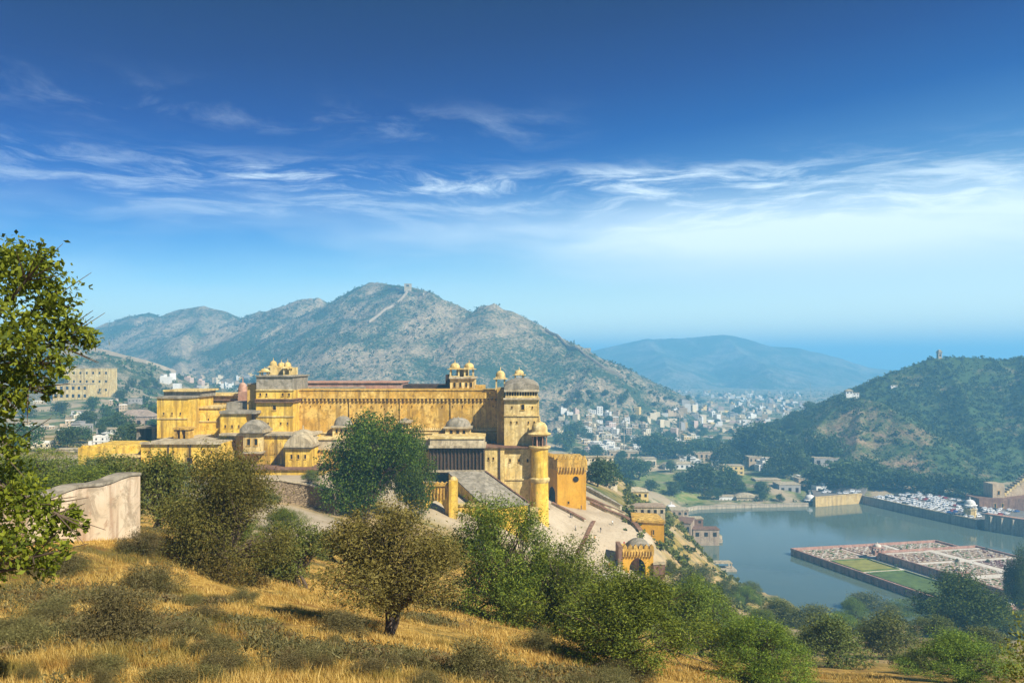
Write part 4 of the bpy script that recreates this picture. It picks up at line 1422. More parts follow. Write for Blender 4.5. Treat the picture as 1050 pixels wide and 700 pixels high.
for i in range(3):
    KINDS['bush%d' % i] = tree_kind('bush', 80 + i, rl(90 + i, 22, 0.52, 0.12, 0.80, 0.11, 0.20), 9000, 0.042, L_OLIVE, 0.03, ((0, 0), (0.08, 0.05)), aspect=2.6, tw=0.28, per_twig=16)
for i in range(2):
    KINDS['dense%d' % i] = tree_kind('dense', 110 + i, rl(122 + i, 22, 0.50, 0.16, 0.88, 0.09, 0.20), 30000, 0.023, L_DARK, 0.030, aspect=1.9, tw=0.24, per_twig=18, surf=0.6)
_dr = random.Random(2)
KINDS['dense0'] = tree_kind('dense', 115, [(x, _dr.uniform(-0.22, 0.22), z, r) for x, z, r in [(-.02, .86, .13), (.2, .83, .12), (.1, .72, .19), (.42, .68, .13), (.3, .6, .15), (-.15, .65, .17), (-.3, .5, .16), (-.1, .45, .2), (.06, .45, .18), (.2, .5, .15), (-.02, .33, .17),
                            (-.25, .3, .16), (-.02, .25, .16), (.50, .60, .08), (-.15, .16, .12), (.05, .6, .2), (-.1, .78, .13), (.33, .75, .11)]], 38000, 0.022, L_DARK, 0.022, aspect=1.9, tw=0.24, per_twig=22, surf=0.6)
for i in range(4):
    KINDS['valley%d' % i] = tree_kind('valley', 140 + i, rl(150 + i, 14, 0.42, 0.24, 0.78, 0.14, 0.24), 2600, 0.065, L_VAL, 0.03, aspect=1.6, tw=0.24, per_twig=10, surf=0.6)
for i in range(3):
    KINDS['scrub%d' % i] = tree_kind('scrub', 170 + i, rl(180 + i, 14, 0.60, 0.10, 0.55, 0.18, 0.30), 11000, 0.060, L_DRY, 0.014, ((0, 0), (0.2, 0.1)), aspect=6.0, tw=0.34, per_twig=14, surf=0.3, outward=1.2)
_treecount = 0


def put_tree(kind, p, h, w=None, name='tree', label='', cat='tree', group=None, rz=None, parts=('crown', 'trunk')):
    """w: crown width over height, relative to the kind's own"""
    global _treecount
    _treecount += 1
    rng = random.Random(_treecount * 7 + 1)
    cm, tm = KINDS[kind]
    root = thing(name, label, cat, p, group)
    s = w or 1.0
    root.scale = (h * s, h * s, h)
    root.rotation_euler = (0, 0, rng.uniform(0, 6.28) if rz is None else rz)
    link(parts[0], cm, root)
    link(parts[1], tm, root)
    return root


def crown_w(kind):
    cm = KINDS[kind][0]
    a = np.empty(len(cm.vertices) * 3, np.float32)
    cm.vertices.foreach_get('co', a)
    a = a.reshape(-1, 3)
    return np.percentile(a[:, 0], 97) - np.percentile(a[:, 0], 3), np.percentile(a[:, 2], 99)


for k in list(KINDS):
    KINDS[k + '_wh'] = crown_w(k)


def tree_px(kind, u, vb, vt, wpx, y=None, dy=9.0, **kw):
    """tree standing on the ground at pixel (u, vb) reaching up to vt, its crown wpx wide"""
    if y is None:
        p = hit(u, vb, dy)
    else:
        p = np.array((X(u, y), y, float(H(X(u, y), y))))
    y = p[1]
    top = Z(vt, y)
    w0, h0 = KINDS[kind + '_wh']
    h = max(0.4, (top - p[2])) / h0
    w = (wpx / F * y) / (w0 * h)
    return put_tree(kind, p - np.array((0, 0, 0.03)), h, w, **kw)


# --- foreground and middle trees, each measured on the photo
tree_px('acacia0', 400, 654, 520, 138, name='acacia_tree', label='brownish feathery acacia with a forked trunk, the big one alone on the golden slope', cat='tree')
tree_px('lowacacia0', 226, 593, 466, 116, name='acacia_tree', label='tall olive brown acacia beside the end of the pink wall, hiding part of the palace', cat='tree')
tree_px('bush0', 306, 600, 538, 62, name='bush', label='dark green bush between the two brownish acacias', cat='bush')
tree_px('bush1', 163, 545, 466, 74, y=58, name='bush', label='green bush just behind the right end of the pink wall', cat='bush')
tree_px('bush2', 112, 520, 468, 66, y=85, name='bush', label='green bush behind the middle of the pink wall', cat='bush')
tree_px('mesquite1', 50, 520, 462, 110, y=80, name='bush', label='olive bush behind the pink wall, beside the large leafy tree', cat='bush')
tree_px('dense0', 375, 545, 430, 82, y=150, rz=0.0, name='dense_tree', label='dense dark green tree standing in front of the middle of the palace', cat='tree')
tree_px('dense1', 419, 500, 440, 36, y=165, name='dense_tree', label='smaller dark green tree behind the right side of the dense tree before the palace', cat='tree')
tree_px('mesquite0', 516, 640, 513, 118, y=52, name='mesquite_bush', label='big bright green feathery bush just below the grey sloping roof', cat='bush')
tree_px('mesquite1', 578, 642, 556, 105, y=50, name='mesquite_bush', label='green feathery bush right of the biggest one, below the pale forecourt', cat='bush')
tree_px('mesquite2', 648, 712, 592, 138, y=34, name='mesquite_bush', label='large dark feathery bush near the bottom edge, below the small ramp gate', cat='bush')
tree_px('mesquite3', 722, 668, 596, 88, y=75, name='mesquite_bush', label='feathery bush on the falling slope, above and right of the bush below the ramp gate', cat='bush')
tree_px('mesquite0', 776, 706, 632, 92, y=46, name='mesquite_bush', label='dark feathery bush at the bottom edge, between the slope and the lake garden', cat='bush')
tree_px('bush1', 852, 684, 632, 62, name='bush', label='small tree like bush with a bare stem on the grassy slope', cat='bush')
tree_px('bush2', 914, 674, 630, 52, name='bush', label='round bush on dry grass, right of the bush with a bare stem', cat='bush')
tree_px('mesquite2', 985, 706, 652, 90, y=60, name='mesquite_bush', label='dark spreading bush close to the bottom right corner', cat='bush')
tree_px('dense1', 994, 632, 590, 60, y=235, name='dense_tree', label='dark round tree in front of the corner of the lake garden', cat='tree')
tree_px('dense1', 1044, 590, 564, 22, y=300, name='dense_tree', label='dark tree over the water at the right edge, beyond the lake garden', cat='tree')
_b = random.Random(5)
for u, vb, vt, wd, k in [(890, 634, 604, 44, 'bush0'), (935, 636, 612, 44, 'mesquite1'), (800, 640, 612, 48, 'bush1'), (762, 622, 598, 40, 'mesquite3'), (832, 646, 618, 52, 'bush0'),
                         (690, 640, 598, 58, 'mesquite1'), (700, 612, 580, 36, 'bush2'), (735, 640, 608, 44, 'bush0'), (862, 652, 628, 46, 'mesquite0'), (960, 656, 628, 44, 'bush1'),
                         (1010, 668, 640, 40, 'bush0'), (1040, 650, 622, 44, 'mesquite3'), (895, 662, 642, 36, 'bush2'), (940, 690, 662, 48, 'bush1'), (800, 672, 642, 46, 'mesquite1'),
                         (745, 612, 592, 26, 'bush1'), (718, 596, 576, 26, 'bush2'), (1020, 640, 612, 38, 'bush2'), (980, 650, 626, 34, 'mesquite0'), (828, 668, 642, 40, 'bush0'),
                         (610, 640, 596, 50, 'mesquite2'), (655, 622, 596, 36, 'bush2'), (668, 606, 588, 22, 'bush0'), (780, 652, 622, 40, 'mesquite0'), (874, 640, 610, 30, 'mesquite2'),
                         (912, 642, 618, 30, 'bush0'), (1005, 620, 604, 26, 'bush1'), (1048, 632, 606, 26, 'bush0'), (770, 610, 594, 20, 'bush2'), (686, 588, 572, 16, 'bush0')]:
    tree_px(k, u, vb, vt + 0.12 * (vb - vt), wd * 0.86, dy=60, name='slope_bush', label='green bush among others on the slope falling from the golden hill to the lake', cat='bush', group='bushes on the slope above the lake')
# bushes between the hill and the palace
for u, vb, vt, wd, k in [(20, 500, 470, 60, 'bush0'), (95, 494, 470, 44, 'bush1'), (185, 500, 476, 50, 'bush2'), (268, 520, 500, 30, 'bush0'), (290, 548, 522, 40, 'mesquite2'),
                         (340, 575, 545, 44, 'bush1'), (455, 580, 552, 40, 'mesquite3'), (318, 496, 482, 18, 'bush2'), (250, 560, 530, 40, 'mesquite0'), (492, 572, 548, 40, 'bush1')]:
    tree_px(k, u, vb, vt, wd, dy=70, name='hollow_bush', label='green bush in the hollow between the golden hill and the palace walls', cat='bush', group='bushes in the hollow under the palace')


# --- large leafy tree at the left edge: trunk outside the picture, boughs reaching in
def left_tree():
    y0 = 12.5
    lob = []
    rng = random.Random(3)
    for u, v, r in [(-20, 292, 46), (28, 275, 30), (58, 300, 26), (50, 335, 30), (80, 345, 20), (20, 345, 36), (62, 372, 17), (35, 385, 20), (8, 400, 24), (-30, 380, 50), (-10, 440, 30), (14, 458, 16),
                    (-5, 500, 34), (25, 510, 26), (45, 530, 22), (20, 555, 28), (60, 548, 18), (-20, 560, 40), (42, 578, 18), (70, 530, 14), (88, 345, 11), (45, 265, 14), (8, 262, 16), (84, 540, 8), (52, 405, 10), (60, 565, 12)]:
        yy = y0 + rng.uniform(-0.7, 0.7)
        lob.append(tuple(P(u, v, yy)) + (r * 0.86 / F * yy,))
    rr = np.random.RandomState(4)
    c = np.array([l[:3] for l in lob]); r = np.array([l[3] for l in lob])
    v, f = leaf_cloud(rr, c, r, 13000, 0.10, aspect=1.9, tw=0.25, per_twig=9, surf=0.35, droop=0.5, outward=0.7)
    bx_, by_ = X(-75, y0), y0
    base = (bx_, by_, float(H(bx_, by_)))
    root = thing('leafy_tree', 'large bright leafy tree reaching in from the left edge with sky showing between its boughs', 'tree', base)
    v = v - np.array(base)
    link('crown', mesh_np('leafy_crown', v, f, [L_BROAD]), root)
    mb = MB()
    tg = [Vector(l[:3]) for l in lob]
    b = Vector(base)
    fork1, fork2, fork3 = b + Vector((0.1, 0.1, 1.6)), b + Vector((0.3, 0.1, 3.4)), b + Vector((0.3, 0.1, 5.0))
    mb.tube([b - Vector((0, 0, 0.4)), b, fork1, fork2, fork3], [0.30, 0.26, 0.22, 0.17, 0.10], 10)
    for t in tg:
        fk = fork1 if t.z < b.z + 2.6 else fork2 if t.z < b.z + 4.2 else fork3
        m1 = fk.lerp(t, 0.5) + Vector((0, rng.uniform(-.2, .2), rng.uniform(0, .25)))
        mb.tube([fk, m1, t], [0.06, 0.035, 0.012], 6)
        for k in range(4):
            e = t + Vector((rng.uniform(-1, 1), rng.uniform(-1, 1), rng.uniform(-1, 1))) * 0.45
            mb.tube([m1.lerp(t, 0.6), e], [0.014, 0.005], 4)
    mb.build('trunk', BARK, root, True)


left_tree()


def corner_bush():
    lob, rng = [], random.Random(8)
    y0 = 16.0
    for u, v, r in [(1052, 640, 12), (1040, 662, 12), (1058, 668, 16), (1030, 690, 12), (1050, 698, 20), (1066, 690, 22), (1018, 706, 10), (1070, 650, 18)]:
        yy = y0 + rng.uniform(-0.5, 0.5)
        lob.append(tuple(P(u, v, yy)) + (r / F * yy,))
    c = np.array([l[:3] for l in lob]); r = np.array([l[3] for l in lob])
    v, f = leaf_cloud(np.random.RandomState(9), c, r, 900, 0.085, aspect=2.0, tw=0.40, per_twig=7, surf=0.3, outward=0.8)
    bx_ = X(1075, y0)
    base = (bx_, y0, float(H(bx_, y0)))
    root = thing('young_tree', 'pale yellow green sapling with sparse leaves in the bottom right corner', 'tree', base)
    link('crown', mesh_np('sapling_crown', v - np.array(base), f, [L_YELLOW]), root)
    mb = MB()
    b = Vector(base)
    mb.tube([b - Vector((0, 0, .3)), b, b + Vector((0, 0, 1.6)), b + Vector((-.1, 0, 2.6))], [0.07, 0.06, 0.045, 0.02], 7)
    for l in lob:
        t = Vector(l[:3]); a = b + Vector((0, 0, max(0.4, (t.z - b.z) * 0.6)))
        mb.tube([a, a.lerp(t, .5) + Vector((0, 0, .1)), t], [0.02, 0.014, 0.005], 5)
    mb.build('trunk', BARK, root, True)


corner_bush()

# dry scrub on the golden slope
for u, vb, vt, wd, lab in [(112, 660, 602, 88, 'grey green dry scrub, the largest clump low on the golden slope'),
                           (158, 606, 574, 50, 'brown dry scrub above the largest grey green clump'),
                           (62, 588, 566, 52, 'brown dry scrub under the boughs of the large leafy tree'),
                           (138, 566, 544, 44, 'green tinged scrub at the foot of the pink wall'),
                           (345, 650, 628, 60, 'dark dry scrub in the shade left of the forked acacia'),
                           (20, 668, 640, 56, 'grey scrub low at the left edge of the golden slope'),
                           (490, 700, 655, 66, 'olive scrub at the bottom, right of the forked acacia'),
                           (548, 668, 645, 44, 'dry scrub below the bright green feathery bush')]:
    tree_px('scrub%d' % _b.randrange(3), u, vb, vt, wd, name='dry_scrub', label=lab, cat='shrub', parts=('foliage', 'stem'))
for k in range(44):
    for _ in range(20):
        u, v = _b.uniform(-10, 640), _b.uniform(600, 712)
        if v > 560 + 0.14 * max(0, u - 250):
            break
    wd = _b.uniform(18, 52) * (v / 660)
    tree_px('scrub%d' % (k % 3), u, v, v - wd * _b.uniform(0.25, 0.45), wd, name='weed_clump', label='small clump of dry weeds standing in the golden grass', cat='weeds', group='dry weed clumps in the golden grass', parts=('foliage', 'stem'))


# golden dry grass, far too many blades to count
def grass():
    rng = np.random.RandomState(12)
    n = 120000
    y = np.exp(rng.uniform(math.log(9.5), math.log(75), n))
    th = rng.uniform(-0.80, 0.80, n)
    x = th * y
    keep = (fbm(x, y, 0.30, 4) + fbm(x + 50, y, 1.3, 3) * 0.6 > 0.70) & (x < 0.35 * y + 9) & (rng.rand(n) < 0.9)
    x, y = x[keep], y[keep]
    z = H(x, y) - 0.02
    nb = 6
    n = len(x)
    hgt = (0.09 + 0.20 * rng.rand(n)) * (0.35 + 1.2 * fbm(x + 7, y, 0.5, 2))
    i = np.repeat(np.arange(n), nb)
    m = len(i)
    r = 0.10 + 0.05 * y[i] / 20
    bx, by = x[i] + rng.normal(size=m) * r, y[i] + rng.normal(size=m) * r
    h = hgt[i] * (0.6 + 0.6 * rng.rand(m))
    lean = rng.normal(size=(m, 2)) * 0.38 * h[:, None] + np.array((-0.10, 0.02)) * h[:, None]
    wd = (0.0045 + 0.00032 * y[i]) * (0.7 + 0.6 * rng.rand(m))
    a = rng.uniform(0, math.pi, m)
    dx, dy = np.cos(a) * wd, np.sin(a) * wd
    zz = z[i]
    v = np.stack([np.stack([bx - dx, by - dy, zz], -1), np.stack([bx + dx, by + dy, zz], -1),
                  np.stack([bx + lean[:, 0], by + lean[:, 1], zz + h], -1)], 1).reshape(-1, 3)
    mt, t = mat('dry_grass_blades')
    g = t.n('ShaderNodeNewGeometry')
    rnd = g.outputs['Random Per Island']
    n1 = t.noise(g.outputs['Position'], 0.22, 5, 0.6, 0.4)
    n2 = t.noise(g.outputs['Position'], 0.9, 3, 0.6)
    c = t.ramp(rnd, [(0.0, (0.24, 0.13, 0.025)), (0.35, (0.46, 0.30, 0.07)), (0.7, (0.60, 0.42, 0.13)), (1.0, (0.68, 0.50, 0.18))])
    c = t.mix(t.math('MULTIPLY', t.smooth(n1, 0.47, 0.62), 0.8), c, (0.15, 0.13, 0.03))
    c = t.mix(t.math('MULTIPLY', t.smooth(n2, 0.50, 0.66), 0.7), c, (0.26, 0.12, 0.028))
    d = t.n('ShaderNodeBsdfDiffuse', {'Color': c})
    tr = t.n('ShaderNodeBsdfTranslucent', {'Color': c})
    t.n('ShaderNodeOutputMaterial', {'Surface': t.n('ShaderNodeMixShader', {0: 0.3, 1: d.outputs[0], 2: tr.outputs[0]}).outputs[0]})
    tag(link('dry_grass', mesh_np('dry_grass', v, np.arange(len(v)).reshape(-1, 3), [mt])), 'golden dry grass covering the near hillside', 'grass', kind='stuff')


grass()


# low grey green weeds, another mass, in patches between the grass
def weeds():
    rng = np.random.RandomState(31)
    n = 70000
    y = np.exp(rng.uniform(math.log(9.5), math.log(60), n))
    th = rng.uniform(-0.80, 0.55, n)
    x = th * y
    k = (fbm(x + 11, y + 3, 0.16, 4) + 0.35 * fbm(x, y, 0.9, 3) > 0.82 - 0.05 * (y < 18)) & (x < 0.30 * y + 8)
    x, y = x[k], y[k]
    i = np.repeat(np.arange(len(x)), 7)
    m = len(i)
    c = np.stack([x[i] + rng.normal(size=m) * 0.14, y[i] + rng.normal(size=m) * 0.14, H(x, y)[i] + rng.rand(m) * 0.26], -1)
    a = rng.normal(size=(m, 3)) + np.array((0, 0, 0.8)); a /= np.linalg.norm(a, axis=1)[:, None]
    b = np.cross(a, rng.normal(size=(m, 3))); b /= np.linalg.norm(b, axis=1)[:, None]
    s = (0.03 + 0.04 * rng.rand(m) + 0.0014 * y[i])[:, None]
    v = np.stack([c - a * s, c + b * s * 0.22, c + a * s, c - b * s * 0.22], 1).reshape(-1, 3)
    lm = leaf_mat('grey_green_weed', (0.085, 0.085, 0.028), (0.20, 0.18, 0.06), (0.16, 0.10, 0.035), 0.2)
    tag(link('weed_foliage', mesh_np('weed_foliage', v, np.arange(len(v)).reshape(-1, 4), [lm])), 'low grey green weeds scattered through the golden grass', 'weeds', kind='stuff')


weeds()


# scrub that covers the hills and the open valley floor as one mass each
def scrub_cover(name, label, n, sampler, hf, hmin, hmax, leaf, per=16, thresh=None, bare=None):
    rng = np.random.RandomState(len(name))
    x, y = sampler(rng, n)
    if thresh is not None:
        k = fbm(x + 31, y, thresh[1], 4) + 0.25 * rng.rand(len(x)) > thresh[0] + 0.125
        x, y = x[k], y[k]
    if bare:
        k = (np.hypot((x - bare[0]) / bare[2], (y - bare[1]) / bare[3]) > 0.55 + 0.75 * rng.rand(len(x))) | (rng.rand(len(x)) < 0.45)
        x, y = x[k], y[k]
    z = hf(x, y)
    k = z > -50
    x, y, z = x[k], y[k], z[k]
    n = len(x)
    h = hmin + (hmax - hmin) * rng.rand(n) ** 1.8
    i = np.repeat(np.arange(n), per)
    m = len(i)
    d = rng.normal(size=(m, 3)); d /= np.linalg.norm(d, axis=1)[:, None]
    hh_ = h[i]
    c = np.stack([x[i], y[i], z[i] + hh_ * 0.42], -1) + d * (hh_ * 0.52)[:, None] * np.array((1.15, 1.15, 0.8)) * (0.5 + 0.5 * rng.rand(m) ** 0.5)[:, None]
    ax = d + rng.normal(size=(m, 3)) * 0.8; ax /= np.linalg.norm(ax, axis=1)[:, None]
    bx = np.cross(ax, rng.normal(size=(m, 3))); bx /= np.linalg.norm(bx, axis=1)[:, None]
    s = (hh_ * (0.30 + 0.22 * rng.rand(m)))[:, None]
    a, b = ax * s * 0.6, bx * s * 0.45
    v = np.stack([c - a, c + b, c + a, c - b], 1).reshape(-1, 3)
    return tag(link(name, mesh_np(name, v, np.arange(len(v)).reshape(-1, 4), [leaf])), label, 'scrub', kind='stuff')


def wedge(u0, u1, y0, y1):
    def f(rng, n):
        yy = np.sqrt(rng.uniform(y0 ** 2, y1 ** 2, n))
        return (rng.uniform(u0, u1, n) - CX) / F * yy, yy
    return f


def on_hill(hf):
    def f(x, y):
        z = hf(x, y)
        return np.where(z > H(x, y) + 0.5, z, -99)
    return f


def on_land(x, y):
    z = HA(x, y)
    return np.where((sdist(LAKE, x, y) < 6) | (sdist(LAWN, x, y) < 4), -99, z)


L_HILL = leaf_mat('hill_scrub_leaf', (0.036, 0.072, 0.018), (0.085, 0.135, 0.030), (0.06, 0.10, 0.024), 0.2)
L_MTN = leaf_mat('mountain_scrub_leaf', (0.030, 0.050, 0.022), (0.060, 0.085, 0.035), None, 0.1)
scrub_cover('hill_scrub_foliage', 'dense green scrub covering the hill above the lake', 9000, wedge(700, 1120, 705, 1080), on_hill(RH_H), 2.2, 5.5, L_HILL, 18, (0.36, 0.012), (355.0, 790.0, 75.0, 115.0))
scrub_cover('mountain_scrub_foliage', 'sparse dark scrub dotted over the rocky mountain', 9500, wedge(90, 700, 900, 2300), on_hill(MTN_H), 3.0, 8.0, L_MTN, 9, (0.50, 0.010))
scrub_cover('left_hill_foliage', 'scrub and small trees over the dry hill left of the palace', 2600, wedge(-30, 320, 520, 1200), on_hill(LH_H), 2.5, 7.0, L_HILL, 18, (0.44, 0.012))
# ------------------------------------------------------------------ pink wall at the head of the golden slope
def pink_wall():
    m = plaster('pink_wall_plaster', (0.54, 0.42, 0.28), (0.65, 0.54, 0.40), (0.26, 0.14, 0.075), 0.7, 1.6)
    a, d = P(137.5, 536, 47.0), np.array((-0.20, -0.98, 0))
    root = thing('boundary_wall', 'old pale pink plastered wall with brown stains and a dark coping on the golden slope', 'wall', a)
    n = np.array((0.98, -0.20, 0)) * 0.42
    mb, cp = MB(), MB()
    prev = None
    N = 26
    tops = []
    for i in range(N + 1):
        s = i / N * 22.0
        q = a + d * s
        base = float(H(q[0], q[1])) - 0.8
        top = 113.15 + 0.10 * math.sin(i * 1.3) * (0 < i) - 0.012 * s
        tops.append((q, base, top))
    def strip(mb_, off, lo, hi):
        vs, fs = [], []
        for q, b, t in tops:
            z0, z1 = (b if lo is None else t + lo), t + hi
            vs += [(q[0] - n[0] * off, q[1] - n[1] * off, z0), (q[0] + n[0] * off, q[1] + n[1] * off, z0), (q[0] + n[0] * off, q[1] + n[1] * off, z1), (q[0] - n[0] * off, q[1] - n[1] * off, z1)]
        for i in range(N):
            for k in range(4):
                o = i * 4
                fs.append((o + k, o + (k + 1) % 4, o + 4 + (k + 1) % 4, o + 4 + k))
        fs += [(0, 1, 2, 3), tuple(len(vs) - 4 + k for k in range(4))]
        mb_.add(vs, fs)
    strip(mb, 1.0, None, 0.0)
    mb.build('wall_body', m, root)
    strip(cp, 1.18, 0.002, 0.16)
    cp.build('coping', GREYROOF, root)


pink_wall()


# ------------------------------------------------------------------ houses
def paint(name, c, dirt=0.35):
    m, t = mat(name)
    p = pos(t)
    n = t.noise(p, 0.25, 4, 0.6)
    st = t.noise(t.mapping(p, (0.8, 0.8, 0.12)), 1.0, 4, 0.65)
    cc = t.mix(n, tuple(q * 0.82 for q in c), c)
    cc = t.mix(t.math('MULTIPLY', t.smooth(st, 0.52, 0.72), dirt), cc, tuple(q * 0.35 for q in c))
    fin(t, cc, 0.9, spec=0.15)
    return m


HC = {'white': paint('white_house_paint', (0.72, 0.69, 0.62)), 'cream': paint('cream_house_paint', (0.66, 0.56, 0.38)), 'tan': paint('tan_house_plaster', (0.46, 0.35, 0.22)),
      'pale blue': paint('pale_blue_house_paint', (0.42, 0.52, 0.60)), 'yellow': paint('yellow_house_paint', (0.66, 0.48, 0.18)), 'pink': paint('pink_house_paint', (0.56, 0.42, 0.34)),
      'grey': paint('grey_cement', (0.34, 0.32, 0.29))}
ROOFTOP = paint('flat_cement_roof', (0.42, 0.39, 0.35))
TANK = flat('black_water_tank', (0.03, 0.03, 0.03))


def house_meshes(seed, storeys, w, d):
    """body with parapet and stair room on the flat roof; windows and doors as separate meshes"""
    rng = random.Random(seed)
    h = storeys * 3.2
    b = MB()
    b.box(-w / 2, w / 2, -d / 2, d / 2, -3, h)
    if rng.random() < 0.6:
        sw = w * rng.uniform(0.3, 0.5)
        sgn = rng.choice((-1, 1))
        x0 = sgn * (w / 2 - sw / 2 - 0.2)
        b.box(x0 - sw / 2, x0 + sw / 2, -d / 2 + rng.uniform(0.5, d * 0.4), d / 2 - 0.3, h - 0.1, h + 2.7)
        b.box(x0 - sw / 2 - 0.3, x0 + sw / 2 + 0.3, -d / 2 + 0.2, d / 2, h + 2.7, h + 2.95)
    if rng.random() < 0.45:      # side wing, one storey lower
        hw = max(3.2, h - 3.2)
        s = rng.choice((-1, 1))
        b.box(s * (w / 2 + w * 0.2) - w * 0.21, s * (w / 2 + w * 0.2) + w * 0.21, -d / 2 + 0.8, d / 2 - 1.2, -3, hw)
    p = MB()
    t = 0.22
    p.box(-w / 2 - 0.08, w / 2 + 0.08, -d / 2 - 0.08, -d / 2 + t, h, h + 0.85).box(-w / 2 - 0.08, w / 2 + 0.08, d / 2 - t, d / 2 + 0.08, h, h + 0.85)
    p.box(-w / 2 - 0.081, -w / 2 + t, -d / 2 + t, d / 2 - t, h, h + 0.84).box(w / 2 - t, w / 2 + 0.081, -d / 2 + t, d / 2 - t, h, h + 0.84)
    for k in range(1, storeys):
        p.box(-w / 2 - 0.35, w / 2 + 0.35, -d / 2 - 0.35, -d / 2 + 0.1, k * 3.2 - 0.15, k * 3.2 + 0.05)
    wins = []
    nx = max(2, int(w / 3.2))
    for k in range(storeys):
        for i in range(nx):
            x = -w / 2 + (i + 0.5) * w / nx
            q = MB()
            q.box(x - 0.55, x + 0.55, -d / 2 - 0.06, -d / 2 + 0.1, k * 3.2 + 0.9, k * 3.2 + 2.4)
            wins.append(q)
    for k in range(storeys):
        for i in range(2):
            y = -d / 4 + i * d / 2
            q = MB()
            q.box(w / 2 - 0.1, w / 2 + 0.06, y - 0.5, y + 0.5, k * 3.2 + 0.9, k * 3.2 + 2.3)
            wins.append(q)
    return b, p, wins, h


HT = []
_hr = random.Random(77)
for i, (s, w_, d_) in enumerate([(1, 9, 8), (2, 9, 8), (1, 12, 9), (3, 9, 9), (2, 7, 8), (2, 12, 10), (1, 13, 8), (2, 10, 10)]):
    b, p, wins, h = house_meshes(i + 3, s, w_, d_)
    HT.append(dict(body={c: b.mesh('house_wall', m) for c, m in HC.items()}, par={'white': p.mesh('house_parapet', HC['white']), 'grey': p.mesh('house_parapet', HC['grey'])},
                   wins=[q.mesh('house_window', VOID) for q in wins], s=s, w=w_, d=d_, h=h))
STN = {1: 'one storey', 2: 'two storey', 3: 'three storey'}


def house(p, colour, t, rz, label, group, near, scale=1.0, par=None):
    T = HT[t]
    if not near:      # a few pixels: one mesh
        o = link('house', T['body'][colour], None, tuple(p))
        tag(o, label, 'house', group, 'thing')
    else:
        o = thing('house', label, 'house', p, group)
        link('wall', T['body'][colour], o)
        link('parapet', T['par'][par or ('grey' if colour == 'grey' else 'white')], o)
        for w_ in T['wins']:
            link('window', w_, o)
    o.location = tuple(float(q) for q in p)
    o.rotation_euler = (0, 0, rz)
    o.scale = (scale,) * 3
    return o


PLACED = []


def free(p, r):
    for q, s in PLACED:
        if (q[0] - p[0]) ** 2 + (q[1] - p[1]) ** 2 < (r + s) ** 2:
            return False
    PLACED.append((p, r))
    return True


SUNNY = ['white'] * 5 + ['cream'] * 5 + ['tan'] * 5 + ['yellow'] * 1 + ['pink'] * 1 + ['grey'] * 1
# zones: photo region (u0,u1,v0,v1), how many, words, scale
ZONES = [
    ((600, 705, 420, 470), 92, 'in the town behind the gatehouse', 0.85, True),
    ((700, 845, 432, 512), 34, 'in the town between the lawn and the scrub hill', 0.85, True),
    ((668, 830, 402, 438), 146, 'in the far end of the valley town', 1.0, False),
    ((572, 640, 422, 446), 22, 'at the foot of the rocky mountain', 0.75, False),
    ((170, 262, 386, 402), 24, 'in the saddle beyond the left end of the palace', 0.9, False),
    ((24, 150, 412, 462), 14, 'among the trees in the valley left of the palace', 0.6, True),
]


def ground_any(u, v, ymin):
    return hit_all(u, v, ymin)


for (u0, u1, v0, v1), n, words_, sc_, near in ZONES:
    made = 0
    for k in range(n * 14):
        if made >= n:
            break
        u, v = _hr.uniform(u0, u1), v0 + (v1 - v0) * _hr.random()
        p = ground_any(u, v, 330)
        if p is None or p[1] > 3200 or p[1] < (340 if u0 < 30 else 600):
            continue
        if sdist(LAKE, p[0], p[1]) < 25 or sdist(LAWN, p[0], p[1]) < 6:
            continue
        if RH_H(p[0], p[1]) > H(p[0], p[1]) + 6 or MTN_H(p[0], p[1]) > H(p[0], p[1]) + 34:
            continue
        if not free(p, 6.5 * sc_):
            continue
        c = _hr.choice(SUNNY if u0 > 30 else ['tan', 'tan', 'cream', 'grey', 'white'])
        t = _hr.randrange(len(HT))
        isnear = near and p[1] < 1150
        label = '%s flat roofed house %s' % (c, words_)
        house(p, c, t, _hr.choice((0, 0.15, -0.25, 0.5, -0.5)), label, '%s houses %s' % (c, words_), isnear, sc_ * _hr.uniform(0.85, 1.25))
        made += 1


